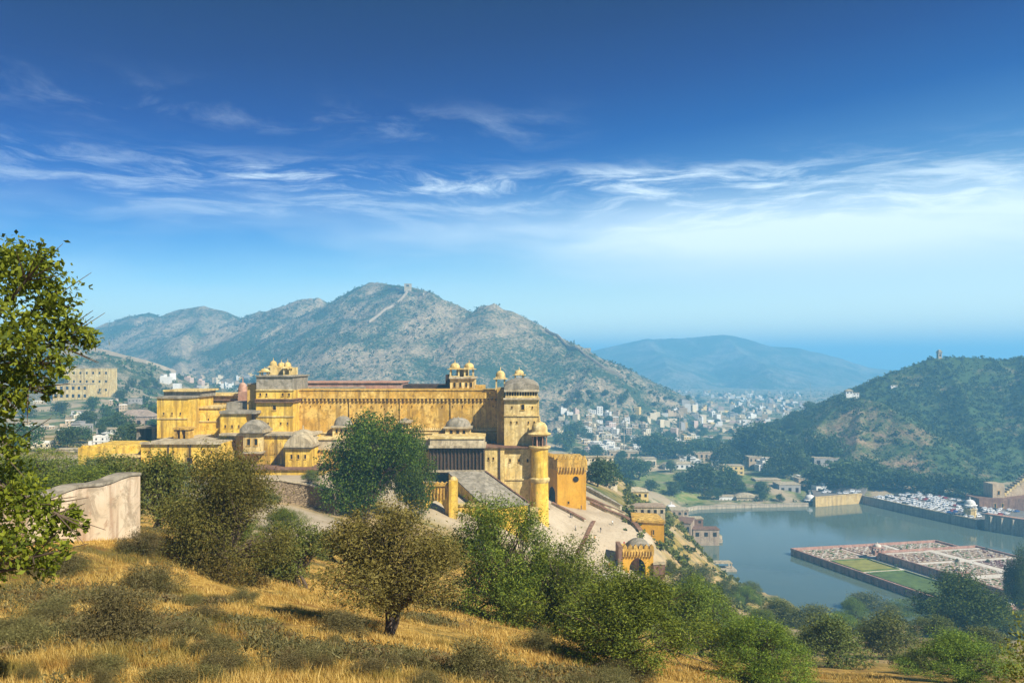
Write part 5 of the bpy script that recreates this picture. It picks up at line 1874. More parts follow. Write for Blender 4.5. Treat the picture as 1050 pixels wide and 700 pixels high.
def special(u, vb, wpx, hpx, dpx, label, wall_m, name='building', cat='building', roof=None, rows=1, cols=4, y=None, flatroof=True, ymin=430, rz=0.0, dome=False, hip=False, arches=False, sink=4.0, wsc=0.42):
    """a building measured on the photo: walls, coping or hipped roof, windows each on its own"""
    p = hit_all(u, vb, ymin) if y is None else P(u, vb, y)
    while p is None:
        vb += 0.5
        p = hit_all(u, vb, ymin)
    y = p[1]
    s = y / F
    w_, h_, d_ = wpx * s, hpx * s, dpx * s
    root = thing(name, label, cat, p)
    root.rotation_euler = (0, 0, rz)
    x0, x1, y0, y1, z0, z1 = p[0] - w_ / 2, p[0] + w_ / 2, p[1], p[1] + d_, p[2], p[2] + h_
    MB().box(x0, x1, y0, y1, z0 - sink, z1).build('wall', wall_m, root)
    rm = roof or PALE
    if hip:
        e = 0.6
        MB().add([(x0 - e, y0 - e, z1), (x1 + e, y0 - e, z1), (x1 + e, y1 + e, z1), (x0 - e, y1 + e, z1), (x0 + d_ * 0.45, (y0 + y1) / 2, z1 + h_ * 0.45), (x1 - d_ * 0.45, (y0 + y1) / 2, z1 + h_ * 0.45)],
                 [(3, 2, 1, 0), (0, 1, 5, 4), (1, 2, 5), (2, 3, 4, 5), (3, 0, 4)]).build('roof', rm, root)
    elif dome:
        b = MB(); bangla(b, x0 - 0.5, x1 + 0.5, y0 - 0.5, y1 + 0.5, z1 + 0.2, h_ * 0.5, 0.2); b.build('roof', rm, root, True)
        MB().box(x0 - 0.8, x1 + 0.8, y0 - 0.8, y1 + 0.8, z1 - 0.002, z1 + 0.22).build('eave', rm, root)
    else:
        MB().box(x0 - 0.35, x1 + 0.35, y0 - 0.35, y1 + 0.35, z1, z1 + 0.5).build('coping', rm, root)
    ww, wh = w_ / cols * wsc, h_ / rows * wsc
    for r in range(rows):
        for c in range(cols):
            cx = x0 + (c + 0.5) * w_ / cols
            zb = z0 + r * h_ / rows + (0.1 if arches else h_ / rows * 0.32)
            b = MB()
            if arches:
                wa, ha = w_ / cols * 0.6, h_ / rows * 0.72
                b.prism_y([(cx - wa / 2, zb), (cx + wa / 2, zb), (cx + wa / 2, zb + ha * 0.6), (cx + wa * 0.3, zb + ha * 0.88), (cx, zb + ha), (cx - wa * 0.3, zb + ha * 0.88), (cx - wa / 2, zb + ha * 0.6)], y0 - 0.06, y0 + 0.2)
            else:
                b.box(cx - ww / 2, cx + ww / 2, y0 - 0.07, y0 + 0.1, zb, zb + wh)
            b.build('window', VOID, root)
    return root


# --- named buildings beyond the lake and in the town
special(661, 480, 24, 9.5, 16, 'long pale yellow building with a flat roof standing beyond the palm green lawn', HC['cream'], rows=1, cols=6)
special(640, 470, 30, 7, 14, 'long tan flat roofed range directly right of the gatehouse battlements', HC['tan'], rows=1, cols=6)
special(752, 487, 22, 9, 14, 'orange tan two storey block among trees beyond the lawn', HC['yellow'], rows=2, cols=4)
special(784, 475, 32, 6, 14, 'long low tan building with dark windows at the foot of the scrub hill', HC['tan'], rows=1, cols=7)
special(697, 481, 30, 5, 14, 'low white roofed market hall behind the lawn', HC['white'], rows=1, cols=6, hip=True)
special(722, 472, 20, 8, 10, 'tan walled compound block left of the orange tan block', HC['tan'], rows=1, cols=4)
special(810, 508, 22, 11, 20, 'dark grey stone house beside the lakeside domed pavilion', HC['grey'], rows=1, cols=3, y=690)
special(824, 503, 10, 12, 14, 'narrow tan house squeezed behind the lakeside domed pavilion', HC['tan'], rows=2, cols=1, y=705)
special(788, 499, 26, 7, 14, 'tan house with a pale roof terrace among the lakeside trees', HC['tan'], rows=1, cols=4, y=730)
special(806, 489, 16, 6, 10, 'terraced cream house above the dark grey stone house', HC['cream'], rows=1, cols=3, y=760)
special(848, 478, 26, 8, 12, 'grey purple stone ruin on the lower slope of the scrub hill', HC['grey'], rows=1, cols=3, ymin=640)
special(860, 489, 20, 7, 12, 'grey terraced house under the ruin on the scrub hill', HC['grey'], rows=1, cols=3, ymin=640)
special(871, 404.5, 7, 3.6, 4, 'tiny white temple on the brown knob of the scrub hill', WHITE, name='temple', cat='temple', cols=2, y=905, dome=True)
special(878, 405.5, 6, 2.6, 4, 'tiny white annex beside the temple on the brown knob', WHITE, name='temple', cat='temple', cols=2, y=905)
special(917, 397, 7, 1.8, 3, 'small pale shed high on the slope of the scrub hill', WHITE, cols=2, ymin=640, sink=2)
special(964, 367, 3.6, 6.0, 3.6, 'small stone watch pavilion on the top of the scrub hill', PALE, name='watch_tower', cat='tower', cols=1, ymin=640, dome=True, sink=5)
special(747, 518, 19, 9, 10, 'white arcaded lakeside hall with a low roof', WHITE, cols=5, arches=True, y=668)
special(766, 518, 21, 8, 12, 'lakeside hall with a curved pale roof and dark arches', PALE, cols=4, arches=True, y=664, dome=True)
special(89, 404, 46, 26, 16, 'large yellowish terraced mansion on the dry hill behind the leafy tree', CREAM, rows=3, cols=7, ymin=500, wsc=0.28)
special(72, 410, 36, 16, 14, 'lower wing of the yellowish mansion, half behind the leafy tree', CREAM, rows=2, cols=6, ymin=500)
special(112, 451, 26, 11, 14, 'white two storey house left of the far yellow palace block', HC['white'], rows=2, cols=5, y=440)
special(138, 442, 34, 15, 18, 'pinkish ruined stone hall behind the white two storey house', plaster('ruin_stone', (0.34, 0.25, 0.18), (0.42, 0.33, 0.25), (0.14, 0.10, 0.07)), rows=1, cols=4, y=520, hip=True, roof=plaster('ruin_roof', (0.30, 0.23, 0.17), (0.36, 0.28, 0.22), (0.14, 0.10, 0.07)))
special(80, 427, 14, 6, 8, 'small white cottage in the trees under the yellowish mansion', HC['white'], cols=3, y=600)
special(70, 446, 22, 7, 9, 'white cottage beside the leafy tree, level with the palace terrace', HC['white'], cols=3, y=480)
special(48, 455, 26, 6, 9, 'pale blue low house seen through the leafy tree', HC['pale blue'], cols=4, y=430)
special(78, 466, 40, 5, 9, 'low cream wall house just beyond the outer yellow palace wall', HC['cream'], cols=5, y=330)
special(603, 364, 5.5, 7, 5, 'pink stone watch tower on the green shoulder right of the mountain wall', HC['tan'], name='watch_tower', cat='tower', cols=1, y=1448, sink=8)
special(571, 351, 4, 7, 4, 'pale stone watch tower on the ridge wall of the mountain', PALE, name='watch_tower', cat='tower', cols=1, y=1372, sink=8)
special(418, 295, 7, 4, 5, 'little ruined fort on the second peak of the mountain', PALE, name='watch_tower', cat='tower', cols=1, y=1535, sink=8)
# lakeside stone complex on the near bank
STONE = plaster('lakeside_stone', (0.34, 0.25, 0.17), (0.42, 0.33, 0.23), (0.15, 0.10, 0.07), 0.5)
special(724, 553, 27, 10, 14, 'stone boat house with three dark windows standing in the lake', STONE, cols=3, y=508, roof=REDBR)
special(697, 549, 22, 13, 30, 'long purple brown stone range behind the boat house', STONE, cols=4, y=505, roof=REDBR, rz=-0.35)
special(714, 538, 14, 6, 12, 'small brown stone room on the roof line behind the boat house', REDBR, cols=2, y=530, sink=8)
special(697, 530, 18, 7, 16, 'brown stone pavilion above the long stone range', STONE, cols=3, y=560, sink=10)
special(693, 562, 8, 12, 8, 'small cream gate house at the water left of the boat house', CREAM, cols=1, y=480, arches=True, sink=8)
special(662, 529, 40, 9, 18, 'ruined tan stone enclosure with broken walls behind the bastion', PALE, cols=6, y=300, roof=STONE, sink=3)
special(650, 512, 30, 8, 20, 'yellow hall with a pale hipped roof beyond the ramp', HC['yellow'], cols=5, y=420, hip=True, roof=PALE, sink=3)
special(622, 500, 22, 6, 16, 'pale gabled outbuilding right of the gatehouse', HC['cream'], cols=3, y=360, hip=True, roof=PALE, sink=3)
special(614, 474, 30, 5, 9, 'low cream wall range peeping over the gatehouse battlements', HC['cream'], cols=5, y=420, sink=8)
for u, vb, s_, lab, y in ((688, 521, 12, 'white tomb dome on the near bank left of the arcaded hall', 610), (830.5, 520.5, 11, 'domed lakeside pavilion at the left end of the yellow retaining wall', 660), (994.5, 527, 11, 'domed lakeside pavilion at the corner of the full car park', 573)):
    p = P(u, vb, y)
    if y > 600 and u < 700:
        p[2] = float(H(p[0], p[1])) + 1.0
    r = thing('domed_pavilion', lab, 'pavilion', p)
    w_ = s_ * y / F
    MB().lathe(p[0], p[1], [(w_ * 0.55, p[2] - 4), (w_ * 0.52, p[2] + 3.6), (w_ * 0.60, p[2] + 3.8), (w_ * 0.60, p[2] + 4.2)] if u > 700 else [(w_ * 0.55, p[2] - 6), (w_ * 0.55, p[2] + 2)], 8).build('plinth', CREAM, r)
    zb = p[2] + (4.2 if u > 700 else 2)
    if u > 700:
        for k in range(8):
            a = k * math.pi / 4 + math.pi / 8
            MB().lathe(p[0] + w_ * 0.45 * math.cos(a), p[1] + w_ * 0.45 * math.sin(a), [(0.3, zb), (0.26, zb + 2.6)], 6).build('column', WHITE, r)
        MB().lathe(p[0], p[1], [(w_ * 0.48, zb + 2.6), (w_ * 0.66, zb + 2.7), (w_ * 0.62, zb + 3.0), (w_ * 0.46, zb + 3.3)], 8).build('eave', WHITE, r)
        zb += 3.3
    MB().lathe(p[0], p[1], dome_prof(w_ * 0.46, zb, w_ * 0.42), 16).build('dome', WHITE, r, True)

# ------------------------------------------------------------------ lake edges
LEDGE = plaster('lake_wall_stone', (0.40, 0.33, 0.23), (0.48, 0.41, 0.30), (0.16, 0.13, 0.09), 0.6)
LEDGEY = plaster('lake_wall_yellow', (0.52, 0.36, 0.13), (0.60, 0.45, 0.20), (0.22, 0.14, 0.07), 0.5)


def lp(u, v):
    y = CAMZ * F / (v - HZ)
    return np.array(((u - CX) / F * y, y, 0.0))


def lake_wall(name, label, pts, h, t, m, cope=None, batter=0.5, ribs=0):
    root = thing(name, label, 'wall', pts[0])
    pts = [np.asarray(p, float) for p in pts]
    mb, cp = MB(), MB()
    vs, vc = [], []
    for i, p in enumerate(pts):
        a, b = pts[max(0, i - 1)], pts[min(len(pts) - 1, i + 1)]
        d = (b - a)[:2]; d /= np.linalg.norm(d)
        n = np.array((d[1], -d[0]))
        if n[1] > 0: n = -n          # towards the camera side (the water)
        f0, f1, bk = p[:2] + n * batter, p[:2], p[:2] - n * t
        vs += [(f0[0], f0[1], -3.5), (f1[0], f1[1], h), (bk[0], bk[1], h), (bk[0], bk[1], -3.5)]
        g, k = p[:2] + n * 0.25, p[:2] - n * (t * 0.5)
        vc += [(g[0], g[1], h + 0.002), (g[0], g[1], h + 0.7), (k[0], k[1], h + 0.7), (k[0], k[1], h + 0.002)]
    for lst, b in ((vs, mb), (vc, cp)):
        fs = []
        for i in range(len(pts) - 1):
            for k in range(4):
                fs.append((i * 4 + k, i * 4 + (k + 1) % 4, i * 4 + 4 + (k + 1) % 4, i * 4 + 4 + k))
        fs += [(0, 1, 2, 3), tuple(len(lst) - 4 + k for k in range(4))]
        b.add(lst, fs)
    mb.build('wall_body', m, root)
    cp.build('coping', cope or m, root)
    for i in range(ribs):
        t_ = (i + 0.5) / ribs
        p = pts[0] + (pts[-1] - pts[0]) * t_
        MB().box(p[0] - 1.1, p[0] + 1.1, p[1] - 1.8, p[1] + 0.5, -3, h - 0.5).build('buttress', m, root)
    return root


lake_wall('promenade_wall', 'low tan promenade wall along the far lake shore in front of the lakeside halls', [lp(696, 525.5), lp(716, 522), lp(780, 520), lp(829, 519)], 2.2, 3.0, LEDGE)
lake_wall('retaining_wall', 'tall yellow lake wall between the two domed lakeside pavilions', [lp(836, 519.5), lp(884, 515.6)], 7.5, 3.0, LEDGEY)
lake_wall('retaining_wall', 'long grey stone lake wall under the full car park', [lp(884, 515.6), lp(940, 528.5), lp(1000, 541.5)], 6.0, 3.0, LEDGE, PALE)
lake_wall('buttressed_wall', 'buttressed pale lake wall right of the car park pavilion', [lp(1010, 543), lp(1058, 551), lp(1120, 561)], 11.0, 8.0, LEDGE, PINK, ribs=9)
lake_wall('landing_stage', 'stone landing stage of the boat house on the near lake bank', [lp(690, 560), lp(697, 557), lp(741, 556)], 1.2, 10.0, LEDGE)
# stair fort to the right of the lake
STR = plaster('stair_fort_stone', (0.46, 0.34, 0.20), (0.54, 0.43, 0.28), (0.20, 0.14, 0.08), 0.5)
y_ = 575.0
sf = thing('stair_fort', 'stepped sandstone ramp with a block tower at the right edge above the lake', 'building', P(1030, 520, y_))
MB().pbox(1018, 1030, 496, 522, y_ + 30, 12).build('tower', STR, sf)
mb = MB()
n_ = 14
for k in range(n_):
    u = 1030 + k * 2.6
    mb.pbox(u, u + 2.59, 508 - k * 2.1, 540, y_ + 33 + k * 1.5, 9)
mb.build('stair', STR, sf)
mb = MB()
for k in range(n_):
    u = 1030.2 + k * 2.6
    mb.pbox(u, u + 2.3, 505.0 - k * 2.1, 508.2 - k * 2.1, y_ + 32.6 + k * 1.5, 1.0)
mb.build('parapet', CREAM, sf)
MB().pbox(1004, 1075, 511, 540, y_ + 26, 18).build('terrace', REDBR, sf)
win(sf, 1024, 505, y_ + 30, 2.2, 4)
win(sf, 1020.5, 518, y_ + 26, 2.2, 4); win(sf, 1028, 518, y_ + 26, 2.2, 4)

# ------------------------------------------------------------------ car park
A_, B_ = lp(886, 516.5), lp(1001, 541.8)
dirw = (B_ - A_)[:2]; LW = np.linalg.norm(dirw); dirw /= LW
nrm_ = np.array((-dirw[1], dirw[0]))
if nrm_[1] < 0: nrm_ = -nrm_
c4 = [A_[:2] + nrm_ * 2.5, B_[:2] + nrm_ * 2.5, B_[:2] + nrm_ * 66, A_[:2] + nrm_ * 66]
mb = MB().hexa([(c[0], c[1], -2) for c in c4], [(c[0], c[1], 5.9) for c in c4])
ASPH = flat('dusty_asphalt', (0.16, 0.145, 0.125), 0.95, 0.3, 0.2)
tag(mb.build('car_park', ASPH), kind='structure')
GLASS = flat('car_glass', (0.02, 0.025, 0.03), 0.15, 0.1)
TYRE = flat('tyre_rubber', (0.02, 0.02, 0.02))
CARC = {'white': (0.80, 0.80, 0.79), 'silver': (0.55, 0.57, 0.58), 'dark': (0.04, 0.045, 0.055), 'red': (0.32, 0.03, 0.025), 'blue': (0.04, 0.10, 0.30)}
CARM = {}
for k, c in CARC.items():
    m, t = mat(k + '_car_paint')
    fin(t, t.mix(t.noise(pos(t), 0.8, 2), tuple(q * 0.9 for q in c), c), 0.35, spec=0.5)
    CARM[k] = m


def car_mesh(m, seed, van=False):
    prof = [(-2.1, 0.35), (2.1, 0.35), (2.15, 0.75), (1.2, 0.95), (0.7, 1.45), (-1.3, 1.5), (-1.9, 1.0), (-2.15, 0.9)] if not van else [(-2.3, 0.35), (2.3, 0.35), (2.35, 1.0), (1.7, 1.2), (1.3, 1.95), (-2.2, 2.0), (-2.35, 0.9)]
    b = MB().prism_y(prof, -0.85, 0.85)
    if not van:
        b.prism_y([(0.78, 0.98), (0.58, 1.38), (-1.2, 1.42), (-1.65, 1.02)], -0.87, 0.87, 1)
        b.add([(1.17, -0.7, 0.99), (1.17, 0.7, 0.99), (0.74, 0.65, 1.42), (0.74, -0.65, 1.42)], [(0, 1, 2, 3)], 1)
    else:
        b.prism_y([(1.5, 1.22), (1.2, 1.8), (-1.9, 1.85), (-1.9, 1.22)], -0.87, 0.87, 1)
    for x in (-1.35, 1.35):
        for y in (-0.8, 0.8):
            n = 10
            vs = [(x + 0.33 * math.cos(k * 2 * math.pi / n), y - 0.1, 0.33 + 0.33 * math.sin(k * 2 * math.pi / n)) for k in range(n)] + [(x + 0.33 * math.cos(k * 2 * math.pi / n), y + 0.1, 0.33 + 0.33 * math.sin(k * 2 * math.pi / n)) for k in range(n)]
            b.add(vs, [tuple(range(n)), tuple(range(2 * n - 1, n - 1, -1))] + [(k, (k + 1) % n, n + (k + 1) % n, n + k) for k in range(n)], 2)
    return b.mesh('car_body', [m, GLASS, TYRE])


CARME = {k: [car_mesh(m, 1), car_mesh(m, 2, True)] for k, m in CARM.items()}
_c = random.Random(21)
for r in range(8):
    off = 5.5 + r * 7.4
    n = int((LW - 8) / 3.1)
    for i in range(n):
        if _c.random() < 0.22 or (r in (3, 6) and _c.random() < 0.5):
            continue
        s = 5 + i * 3.1 + _c.uniform(-0.3, 0.3)
        q = A_[:2] + dirw * s + nrm_ * (off + _c.uniform(-0.5, 0.5))
        col = _c.choice(['white'] * 11 + ['silver'] * 4 + ['dark'] * 2 + ['red', 'blue'])
        o = link('parked_car', CARME[col][_c.random() < 0.3], None, (float(q[0]), float(q[1]), 5.9))
        o.rotation_euler = (0, 0, math.atan2(nrm_[1], nrm_[0]) + _c.choice((0, math.pi)) + _c.uniform(-0.08, 0.08))
        tag(o, '%s car in the packed lakeside car park' % col, 'car', '%s cars in the lakeside car park' % col, 'thing')
for k in range(13):
    u = 842 + k * 3.2 + _c.uniform(-.6, .6)
    y = 668 + _c.uniform(0, 14)
    col = _c.choice(['white', 'white', 'silver', 'dark'])
    zt_ = max(6.2, float(H(X(u, y), y)))
    o = link('parked_car', CARME[col][_c.random() < 0.3], None, (X(u, y), y, zt_))
    o.rotation_euler = (0, 0, _c.uniform(-0.3, 0.3))
    tag(o, '%s car behind the tall yellow lake wall' % col, 'car', '%s cars behind the tall yellow lake wall' % col, 'thing')
mb = MB().hexa([tuple(lp(837, 519.3) + (0, 2.5, -2)), tuple(lp(884, 515.4) + (0, 2.5, -2)), (X(892, 720), 720, -2), (X(830, 715), 715, -2)],
               [tuple(lp(837, 519.3) + (0, 2.5, 6.15)), tuple(lp(884, 515.4) + (0, 2.5, 6.15)), (X(892, 720), 720, 6.15), (X(830, 715), 715, 6.15)])
tag(mb.build('lakeside_road', ASPH), kind='structure')

# ------------------------------------------------------------------ lake garden
GO = np.array((173.0, 484.0)); ga_ = np.array((0.325, -0.946)); gb_ = np.array((0.977, 0.213))


def gp(a, b):
    q = GO + ga_ * a + gb_ * b
    return (q[0], q[1])


def gslab(mb, a0, a1, b0, b1, z0, z1, mi=0):
    c = [gp(a0, b0), gp(a1, b0), gp(a1, b1), gp(a0, b1)]
    return mb.hexa([(x, y, z0) for x, y in c], [(x, y, z1) for x, y in c], mi)


GLA, GLB = 150.0, 104.0
GW = plaster('garden_red_wall', (0.40, 0.22, 0.16), (0.48, 0.31, 0.24), (0.18, 0.10, 0.07), 0.5)
gd = thing('lake_garden', 'formal terraced garden with star shaped flower beds and pale paths built out in the lake', 'garden', tuple(gp(0, 0)) + (0.0,))
mb = MB()
gslab(mb, 0, GLA, 0, GLB, -4, 3.0); mb.build('platform', GW, gd)
for k in range(26):
    a = 4 + k * 5.6
    gslab(MB(), a - 0.5, a + 0.5, -1.0, 0, -3, 2.6).build('buttress', GW, gd)
mb = MB()
gslab(mb, 0, GLA, -0.3, 0.9, 3.0, 4.1); gslab(mb, -0.3, 0.9, 0.9, GLB, 3.0, 4.1); gslab(mb, 0.9, GLA, GLB - 0.9, GLB + 0.3, 3.0, 4.1)
mb.build('parapet', GW, gd)
SOIL = flat('brown_garden_soil', (0.27, 0.18, 0.11), 0.95, 0.5, 0.35)
LAWNM = flat('garden_lawn', (0.085, 0.125, 0.028), 0.95, 0.75, 0.25)
LAWNY = flat('yellow_green_lawn', (0.22, 0.21, 0.04), 0.95, 0.7, 0.25)
PATHM = plaster('pale_marble_path', (0.60, 0.53, 0.43), (0.66, 0.61, 0.52), (0.34, 0.28, 0.2), 0.2)
PLUM = flat('plum_flower_bed', (0.14, 0.06, 0.055), 0.95, 0.4, 0.8)
zb = 3.0
# lower terrace: lawns and paths
for k, (a0, a1, b0, b1, m, nm) in enumerate([(3, 28, 3, 30, SOIL, 'flower_bed'), (30, 55, 4, 28, LAWNY, 'lawn'), (58, 98, 4, 26, LAWNM, 'lawn'), (100, 122, 4, 26, LAWNY, 'lawn'),
                                             (3, 24, 33, 62, SOIL, 'flower_bed'), (3, 24, 66, 100, PLUM, 'flower_bed')]):
    mb = MB(); gslab(mb, a0, a1, b0, b1, zb - 0.2, zb + 0.16 + 0.01 * k); mb.build(nm, m, gd)
mb = MB()
gslab(mb, 1.2, 150, 28.2, 31.6, zb - 0.2, zb + 0.06); gslab(mb, 28, 30, 1.2, 28.2, zb - 0.2, zb + 0.07); gslab(mb, 55, 57.8, 1.2, 28.2, zb - 0.2, zb + 0.08)
gslab(mb, 25, 28, 31.6, 103, zb - 0.2, zb + 0.07); gslab(mb, 1.2, 25, 62.4, 65.6, zb - 0.2, zb + 0.08)
mb.build('path', PATHM, gd)
# upper terrace
zu = 6.6
mb = MB(); gslab(mb, 31, GLA, 33, GLB - 1.2, 2.5, zu); mb.build('upper_terrace', GW, gd)
for k in range(24):
    a = 33 + k * 5.0
    gslab(MB(), a, a + 1.5, 32.3, 33.0, 2.9, zu).build('arcade_pier', GW, gd)
mb = MB()
gslab(mb, 30.6, GLA, 32.6, 33.6, zu, zu + 1.0); gslab(mb, 30.6, 31.6, 33.6, GLB - 1.2, zu, zu + 1.0); gslab(mb, 31.6, GLA, GLB - 2.2, GLB - 1.2, zu, zu + 1.0)
mb.build('parapet', GW, gd)
mb = MB(); gslab(mb, 32.5, GLA - 1, 34.5, GLB - 3, zu - 0.2, zu + 0.05); mb.build('soil', SOIL, gd)
mb = MB()
for (a0, a1, b0, b1) in [(86, 92, 35, 101), (32.6, 86, 65, 70.5), (92, 149, 65, 70.5), (57, 60, 35, 65), (57, 60, 70.5, 101), (118, 121, 35, 65), (118, 121, 70.5, 101), (34, 36, 35, 65), (34, 36, 70.5, 101)]:
    gslab(mb, a0, a1, b0, b1, zu - 0.2, zu + 0.14)
mb.build('path', PATHM, gd)
mb = MB(); gslab(mb, 83, 95, 62, 73.5, zu - 0.2, zu + 0.5); mb.build('central_platform', PATHM, gd)
mb = MB(); gslab(mb, 86, 92, 65, 70.5, zu + 0.4, zu + 0.56); mb.build('pool', flat('pool_water', (0.10, 0.17, 0.15), 0.1, 0.1), gd)
_g = random.Random(4)


def star_bed(a0, a1, b0, b1, m, k, zu=6.6):
    """one bed: coloured ground with pale stone kerbs in a star lattice"""
    o = MB(); gslab(o, a0, a1, b0, b1, zu - 0.1, zu + 0.09)
    ob = o.build('flower_bed', m, gd)
    kb_ = MB()
    ca, cb = (a0 + a1) / 2, (b0 + b1) / 2
    na, nb = max(2, int((a1 - a0) / 6.5)), max(2, int((b1 - b0) / 6.5))
    w_ = 0.42
    for i in range(na):
        for j in range(nb):
            pa, pb_ = a0 + (i + .5) * (a1 - a0) / na, b0 + (j + .5) * (b1 - b0) / nb
            ra, rb = (a1 - a0) / na * 0.5, (b1 - b0) / nb * 0.5
            pts = []
            for q in range(16):
                an = q * math.pi / 8
                rr_ = 1.0 if q % 2 == 0 else 0.62
                pts.append((pa + ra * rr_ * math.cos(an), pb_ + rb * rr_ * math.sin(an)))
            for q in range(16):
                p0, p1 = pts[q], pts[(q + 1) % 16]
                d = math.hypot(p1[0] - p0[0], p1[1] - p0[1]) or 1
                n0, n1 = -(p1[1] - p0[1]) / d * w_ / 2, (p1[0] - p0[0]) / d * w_ / 2
                c = [gp(p0[0] - n0, p0[1] - n1), gp(p1[0] - n0, p1[1] - n1), gp(p1[0] + n0, p1[1] + n1), gp(p0[0] + n0, p0[1] + n1)]
                zz = zu + 0.30 + 0.002 * (q % 3) + 0.001 * i
                kb_.hexa([(x, y, zu) for x, y in c], [(x, y, zz) for x, y in c])
    kb_.build('kerb', PATHM, ob)
    pl = MB()
    for i in range(int((a1 - a0) * (b1 - b0) / 9)):
        pa, pb_ = _g.uniform(a0 + .8, a1 - .8), _g.uniform(b0 + .8, b1 - .8)
        x, y = gp(pa, pb_)
        r_ = _g.uniform(0.3, 0.7)
        pl.lathe(x, y, [(r_ * 0.7, zu), (r_, zu + r_ * 0.5), (r_ * 0.6, zu + r_ * 1.0), (0.05, zu + r_ * 1.25)], 6)
    tag(pl.build('planting', LAWNM if k % 3 else PLUM, ob), kind='stuff')


k = 0
for a0, a1 in ((37, 56), (61, 85), (93, 117), (122, 147)):
    for b0, b1 in ((35.5, 49.5), (50.5, 64), (71.5, 85.5), (86.5, 100.5)):
        star_bed(a0, a1, b0, b1, PLUM if k in (6, 7, 10) else SOIL, k)
        k += 1
star_bed(3.5, 27, 3, 27.5, SOIL, 2, 3.17)
star_bed(3.5, 24, 33, 62, SOIL, 3, 3.2)
star_bed(3.5, 24, 66, 100, SOIL, 4, 3.2)
for a0, a1 in ((30.5, 54.5), (58.2, 98), (100.3, 122)):      # clipped hedges round the lawns
    mb = MB()
    gslab(mb, a0, a1, 3.0, 3.8, 3.0, 3.75); gslab(mb, a0, a1, 26.8, 27.6, 3.0, 3.7); gslab(mb, a0, a0 + 0.8, 3.8, 26.8, 3.0, 3.72); gslab(mb, a1 - 0.8, a1, 3.8, 26.8, 3.0, 3.73)
    mb.build('hedge', LAWNM, gd)
for a, b, lab in ((31.5, 33.5, 'square pavilion on the upper garden wall at its far left corner'), (88, 33.5, 'square pavilion halfway along the upper garden wall'), (147, 97, 'red arched pavilion at the near right end of the lake garden')):
    x, y = gp(a, b)
    r = thing('garden_pavilion', lab, 'pavilion', (x, y, zu))
    MB().box(x - 2.4, x + 2.4, y - 2.4, y + 2.4, zu - 1, zu + 0.5).build('base', GW, r)
    for sx in (-1, 1):
        for sy in (-1, 1):
            MB().box(x + sx * 2 - .35, x + sx * 2 + .35, y + sy * 2 - .35, y + sy * 2 + .35, zu + .5, zu + 3.4).build('column', GW, r)
    MB().box(x - 3.2, x + 3.2, y - 3.2, y + 3.2, zu + 3.4, zu + 3.8).build('eave', GW, r)
    MB().lathe(x, y, dome_prof(2.1, zu + 3.8, 1.7), 12).build('dome', GW if a > 100 else PATHM, r, True)
for k, (a, b) in enumerate([(6, 30), (16, 64), (20, 100), (50, 30), (75, 29), (110, 30), (130, 101), (100, 101), (70, 101), (40, 101), (60, 60), (64, 76), (96, 60), (96, 76)]):
    x, y = gp(a, b)
    zz = zu if (a > 31 and b > 33) else zb
    put_tree('bush%d' % (k % 3), (x, y, zz), _g.uniform(1.4, 2.6), 1.0, name='garden_shrub', label='clipped green shrub growing in the lake garden', cat='shrub', group='shrubs in the lake garden')

# pier and boat shelter on the near shore
p = lp(743, 584)
pr = thing('jetty', 'small tan jetty with a flat shelter on the near lake shore', 'jetty', p)
MB().box(p[0] - 9, p[0] + 6, p[1] - 4, p[1] + 5, -2, 1.0).build('platform', LEDGE, pr)
MB().box(p[0] - 7, p[0] + 4, p[1] - 2, p[1] + 4, 4.0, 4.5).build('roof', PALE, pr)
for sx in (-6.5, 3.5):
    for sy in (-1.5, 3.5):
        MB().box(p[0] + sx - .3, p[0] + sx + .3, p[1] + sy - .3, p[1] + sy + .3, 1.0, 4.0).build('column', LEDGE, pr)

# ------------------------------------------------------------------ long walls over the hills
HWALL = flat('weathered_hill_wall', (0.34, 0.28, 0.20), 0.9, 0.3, 0.1)


def hill_wall(label, pix, hf, h, t, m, off=0.0):
    pts = []
    if hf is MTN_H:
        pix = [(u, v, near_y(y)) for u, v, y in pix]
    for (u0, v0, y0), (u1, v1, y1) in zip(pix[:-1], pix[1:]):
        k = max(2, int(math.hypot((u1 - u0) / F * y0, y1 - y0) / 12))
        for i in range(k):
            s = i / k
            y = y0 + (y1 - y0) * s
            x = X(u0 + (u1 - u0) * s, y)
            pts.append((x, y, float(hf(x, y)) + off))
    root = thing('hill_wall', label, 'wall', pts[0])
    for nm, ww, za, zb_ in (('wall_body', t, -5, h), ('battlement', t * 0.4, h, h * 1.35)):
        mb, vs, fs = MB(), [], []
        for i, p in enumerate(pts):
            a, b = pts[max(0, i - 1)], pts[min(len(pts) - 1, i + 1)]
            d = math.hypot(b[0] - a[0], b[1] - a[1]) or 1
            nx, ny = -(b[1] - a[1]) / d * ww / 2, (b[0] - a[0]) / d * ww / 2
            vs += [(p[0] - nx, p[1] - ny, p[2] + za), (p[0] + nx, p[1] + ny, p[2] + za), (p[0] + nx, p[1] + ny, p[2] + zb_), (p[0] - nx, p[1] - ny, p[2] + zb_)]
        for i in range(len(pts) - 1):
            for k in range(4):
                fs.append((i * 4 + k, i * 4 + (k + 1) % 4, i * 4 + 4 + (k + 1) % 4, i * 4 + 4 + k))
        fs += [(0, 1, 2, 3), tuple(len(vs) - 4 + k for k in range(4))]
        mb.add(vs, fs).build(nm, m, root)
    return root


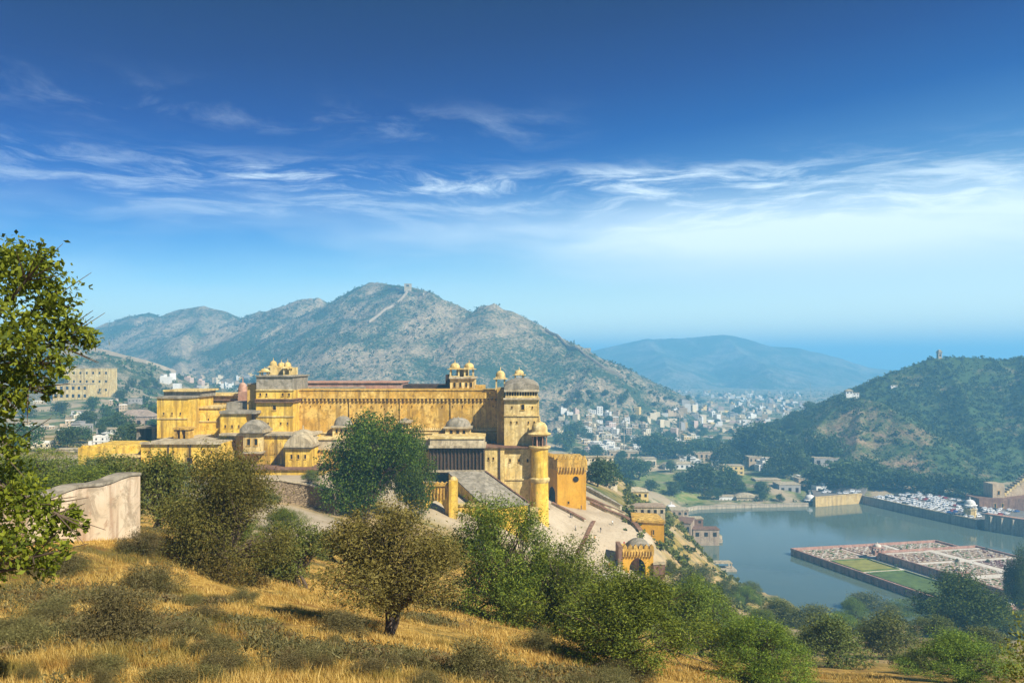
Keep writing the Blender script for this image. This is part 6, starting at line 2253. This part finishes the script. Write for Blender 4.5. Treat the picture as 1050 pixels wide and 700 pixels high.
hill_wall('crenellated wall climbing the right hand ridge of the rocky mountain', [(560, 344, 1400), (572, 350, 1370), (585, 358, 1320), (600, 371, 1290), (618, 388, 1270), (635, 405, 1260), (649, 419, 1260)], MTN_H, 4.0, 3.5, HWALL)
hill_wall('pale wall dropping from the second peak down the front spur', [(418, 293, 1850), (404, 308, 1700), (390, 325, 1600), (372, 343, 1500)], MTN_H, 3.4, 3.5, HWALL)
hill_wall('short wall along the summit ridge of the mountain', [(398, 290, 2050), (418, 293, 1850), (440, 299, 1760)], MTN_H, 3.4, 3.5, HWALL)
hill_wall('pale wall running along the crest of the dry hill at the left', [(60, 352, 1000), (105, 362, 1000), (150, 373, 1010), (190, 386, 1040)], LH_H, 4.0, 3.5, HWALL)

# masts over the town
for u, vb, vt, y, lab in ((697, 452, 424, 1010, 'tall thin lattice mast among the houses behind the gatehouse'), (831, 412, 392, 2200, 'distant slim mast at the far right end of the town'), (640, 462, 430, 930, 'thin pole mast left of the lattice mast')):
    p = P(u, vb, y)
    zb_ = float(HA(p[0], y))
    r = thing('radio_mast', lab, 'mast', (p[0], y, zb_))
    MB().tube([(p[0], y, zb_ - 2), (p[0], y, Z(vt, y))], [0.55, 0.25], 6).build('pole', PALE, r)
    mb = MB()
    for k in range(3):
        z = zb_ + (Z(vt, y) - zb_) * (0.6 + 0.15 * k)
        mb.box(p[0] - 1.2, p[0] + 1.2, y - 0.2, y + 0.2, z, z + 0.3)
    mb.build('crossarm', PALE, r)

# ------------------------------------------------------------------ trees of the valley
TSPOT = [(690, 508, 494, 18), (735, 496, 484, 16), (668, 503, 492, 14), (712, 492, 480, 16), (755, 500, 486, 18), (640, 503, 490, 18), (780, 506, 494, 14), (725, 512, 503, 10), (700, 503, 493, 12), (745, 507, 497, 12), (722, 506, 476, 36), (655, 492, 470, 20), (626, 494, 478, 24), (640, 488, 470, 26), (700, 496, 484, 20), (744, 500, 478, 22), (675, 468, 444, 30), (690, 470, 452, 24), (765, 466, 438, 34),
         (790, 468, 436, 36), (775, 460, 434, 30), (742, 480, 456, 26), (730, 470, 452, 20), (800, 488, 462, 26), (838, 502, 476, 30), (858, 505, 474, 36), (876, 503, 472, 32), (890, 500, 470, 30),
         (815, 482, 456, 28), (905, 500, 480, 30), (925, 503, 482, 30), (945, 506, 485, 28), (965, 508, 486, 30), (985, 510, 487, 30), (1003, 512, 490, 26), (850, 470, 446, 26), (832, 462, 440, 24),
         (605, 486, 472, 16), (612, 470, 456, 16), (590, 450, 432, 20), (580, 462, 440, 20), (760, 508, 494, 10), (782, 514, 504, 8), (800, 514, 506, 8), (735, 512, 500, 10), (712, 470, 450, 22), (660, 462, 446, 20)]
for k, (u, vb, vt, wd) in enumerate(TSPOT):
    p = hit_all(u, vb, 560)
    if p is None or p[1] > 1600:
        continue
    tree_px('valley%d' % (k % 4), u, vb, vt, wd, y=p[1], name='valley_tree', label='leafy green tree standing among the houses between the lake and the valley town', cat='tree', group='trees around the lake and lawn')
made = 0
for k in range(1500):
    if made >= 190:
        break
    zone = _hr.random()
    if zone < 0.72:
        u, v = _hr.uniform(570, 830), _hr.uniform(404, 500)
    else:
        u, v = _hr.uniform(10, 262), _hr.uniform(388, 466)
    p = hit_all(u, v, 320)
    if p is None or p[1] > 2600 or sdist(LAKE, p[0], p[1]) < 12 or sdist(LAWN, p[0], p[1]) < 3 or not free(p, 4.5):
        continue
    h = _hr.uniform(6, 13)
    lab, grp = (('green tree among the houses of the valley town', 'trees among the town houses') if zone < 0.72 else ('green tree in the valley left of the palace', 'trees in the left valley'))
    put_tree('valley%d' % (k % 4), p, h, _hr.uniform(1.0, 1.6), name='valley_tree', label=lab, cat='tree', group=grp)
    made += 1
scrub_cover('valley_foliage', 'low trees and scrub spread over the valley floor', 5600, wedge(30, 860, 560, 3000), on_land, 2.0, 6.0, L_VAL, 14, (0.38, 0.010))
scrub_cover('bank_foliage', 'low scrub on the steep bank between the ramp and the lake', 3200, wedge(640, 1060, 235, 420), on_land, 0.8, 3.2, L_OLIVE, 40, (0.36, 0.03))

# ------------------------------------------------------------------ people waiting by the ramp gate
def person_mesh(shirt, trousers, k):
    sk = bpy.data.meshes.new('person_body')
    st = 0.10 if k % 2 else 0.16
    V = [(0, 0, 0.95), (0, 0, 1.20), (0, 0, 1.42), (0, 0, 1.52), (0, 0.01, 1.66), (-0.10, 0, 0.90), (-0.11, st, 0.48), (-0.12, 0.02 + st, 0.06), (0.10, 0, 0.90), (0.11, -st, 0.48), (0.12, -st * 1.2, 0.06),
         (-0.20, 0, 1.40), (-0.25, 0.04, 1.13), (-0.24, -0.08, 0.88), (0.20, 0, 1.40), (0.25, 0.02, 1.13), (0.22, -0.14, 0.93)]
    E = [(0, 1), (1, 2), (2, 3), (3, 4), (0, 5), (5, 6), (6, 7), (0, 8), (8, 9), (9, 10), (2, 11), (11, 12), (12, 13), (2, 14), (14, 15), (15, 16)]
    rad = [0.15, 0.14, 0.15, 0.055, 0.105, 0.10, 0.07, 0.05, 0.10, 0.07, 0.05, 0.065, 0.05, 0.04, 0.065, 0.05, 0.04]
    sk.from_pydata(V, E, [])
    tmp = bpy.data.objects.new('person_seed', sk)
    COL.objects.link(tmp)
    tmp.modifiers.new('skin', 'SKIN')
    for i, r in enumerate(rad):
        sk.skin_vertices[0].data[i].radius = (r, r * 0.8)
    sk.skin_vertices[0].data[0].use_root = True
    tmp.modifiers.new('sub', 'SUBSURF').levels = 1
    dg = bpy.context.evaluated_depsgraph_get()
    me = bpy.data.meshes.new_from_object(tmp.evaluated_get(dg))
    bpy.data.objects.remove(tmp)
    me.materials.clear()
    for m in (shirt, trousers, SKIN, HAIR):
        me.materials.append(m)
    for f in me.polygons:
        z = f.center.z
        f.material_index = 3 if (z > 1.70 or (z > 1.62 and f.center.y > 0.03)) else 2 if z > 1.48 or (abs(f.center.x) > 0.2 and z < 1.0) else 0 if z > 0.93 else 1
        f.use_smooth = True
    return me


SKIN, HAIR = flat('brown_skin', (0.24, 0.13, 0.075), 0.7, 0.05), flat('black_hair', (0.015, 0.012, 0.010), 0.6, 0.05)
CL = {'white': flat('white_cotton', (0.72, 0.70, 0.66), 0.9, 0.08), 'dark blue': flat('dark_blue_cloth', (0.03, 0.04, 0.10), 0.9, 0.1), 'red': flat('red_cloth', (0.36, 0.04, 0.03), 0.9, 0.1),
      'black': flat('black_cloth', (0.02, 0.02, 0.022), 0.9, 0.1), 'orange': flat('orange_cloth', (0.55, 0.22, 0.03), 0.9, 0.1)}
_p = random.Random(6)
PM = {}
for i, c in enumerate(CL):
    PM[c] = person_mesh(CL[c], CL['black'] if c in ('white', 'red') else CL['dark blue'], i)
for k, (u, v) in enumerate([(620, 583), (621.5, 584), (623, 582.5), (624.5, 584), (626, 583), (627.5, 584.5), (629, 583), (631, 585), (625, 587), (632, 581), (634, 579), (610, 556), (616, 547), (590, 545), (585, 532), (586.5, 532.6), (596, 524), (640, 562), (628, 540), (604, 566)]):
    p = hit(u, v, 150)
    c = _p.choice(list(CL))
    near_gate = k < 11
    o = link('person', PM[c], None, (p[0], p[1], p[2] + 0.30))
    o.rotation_euler = (0, 0, _p.uniform(0, 6.28))
    o.scale = (1.05, 1.05, 1.05)
    lab = 'person in %s standing in the group by the white curved wall' % c if near_gate else 'person in %s walking on the pale forecourt' % c
    tag(o, lab, 'person', ('%s dressed people by the white curved wall' if near_gate else '%s dressed people on the forecourt') % c, 'thing')
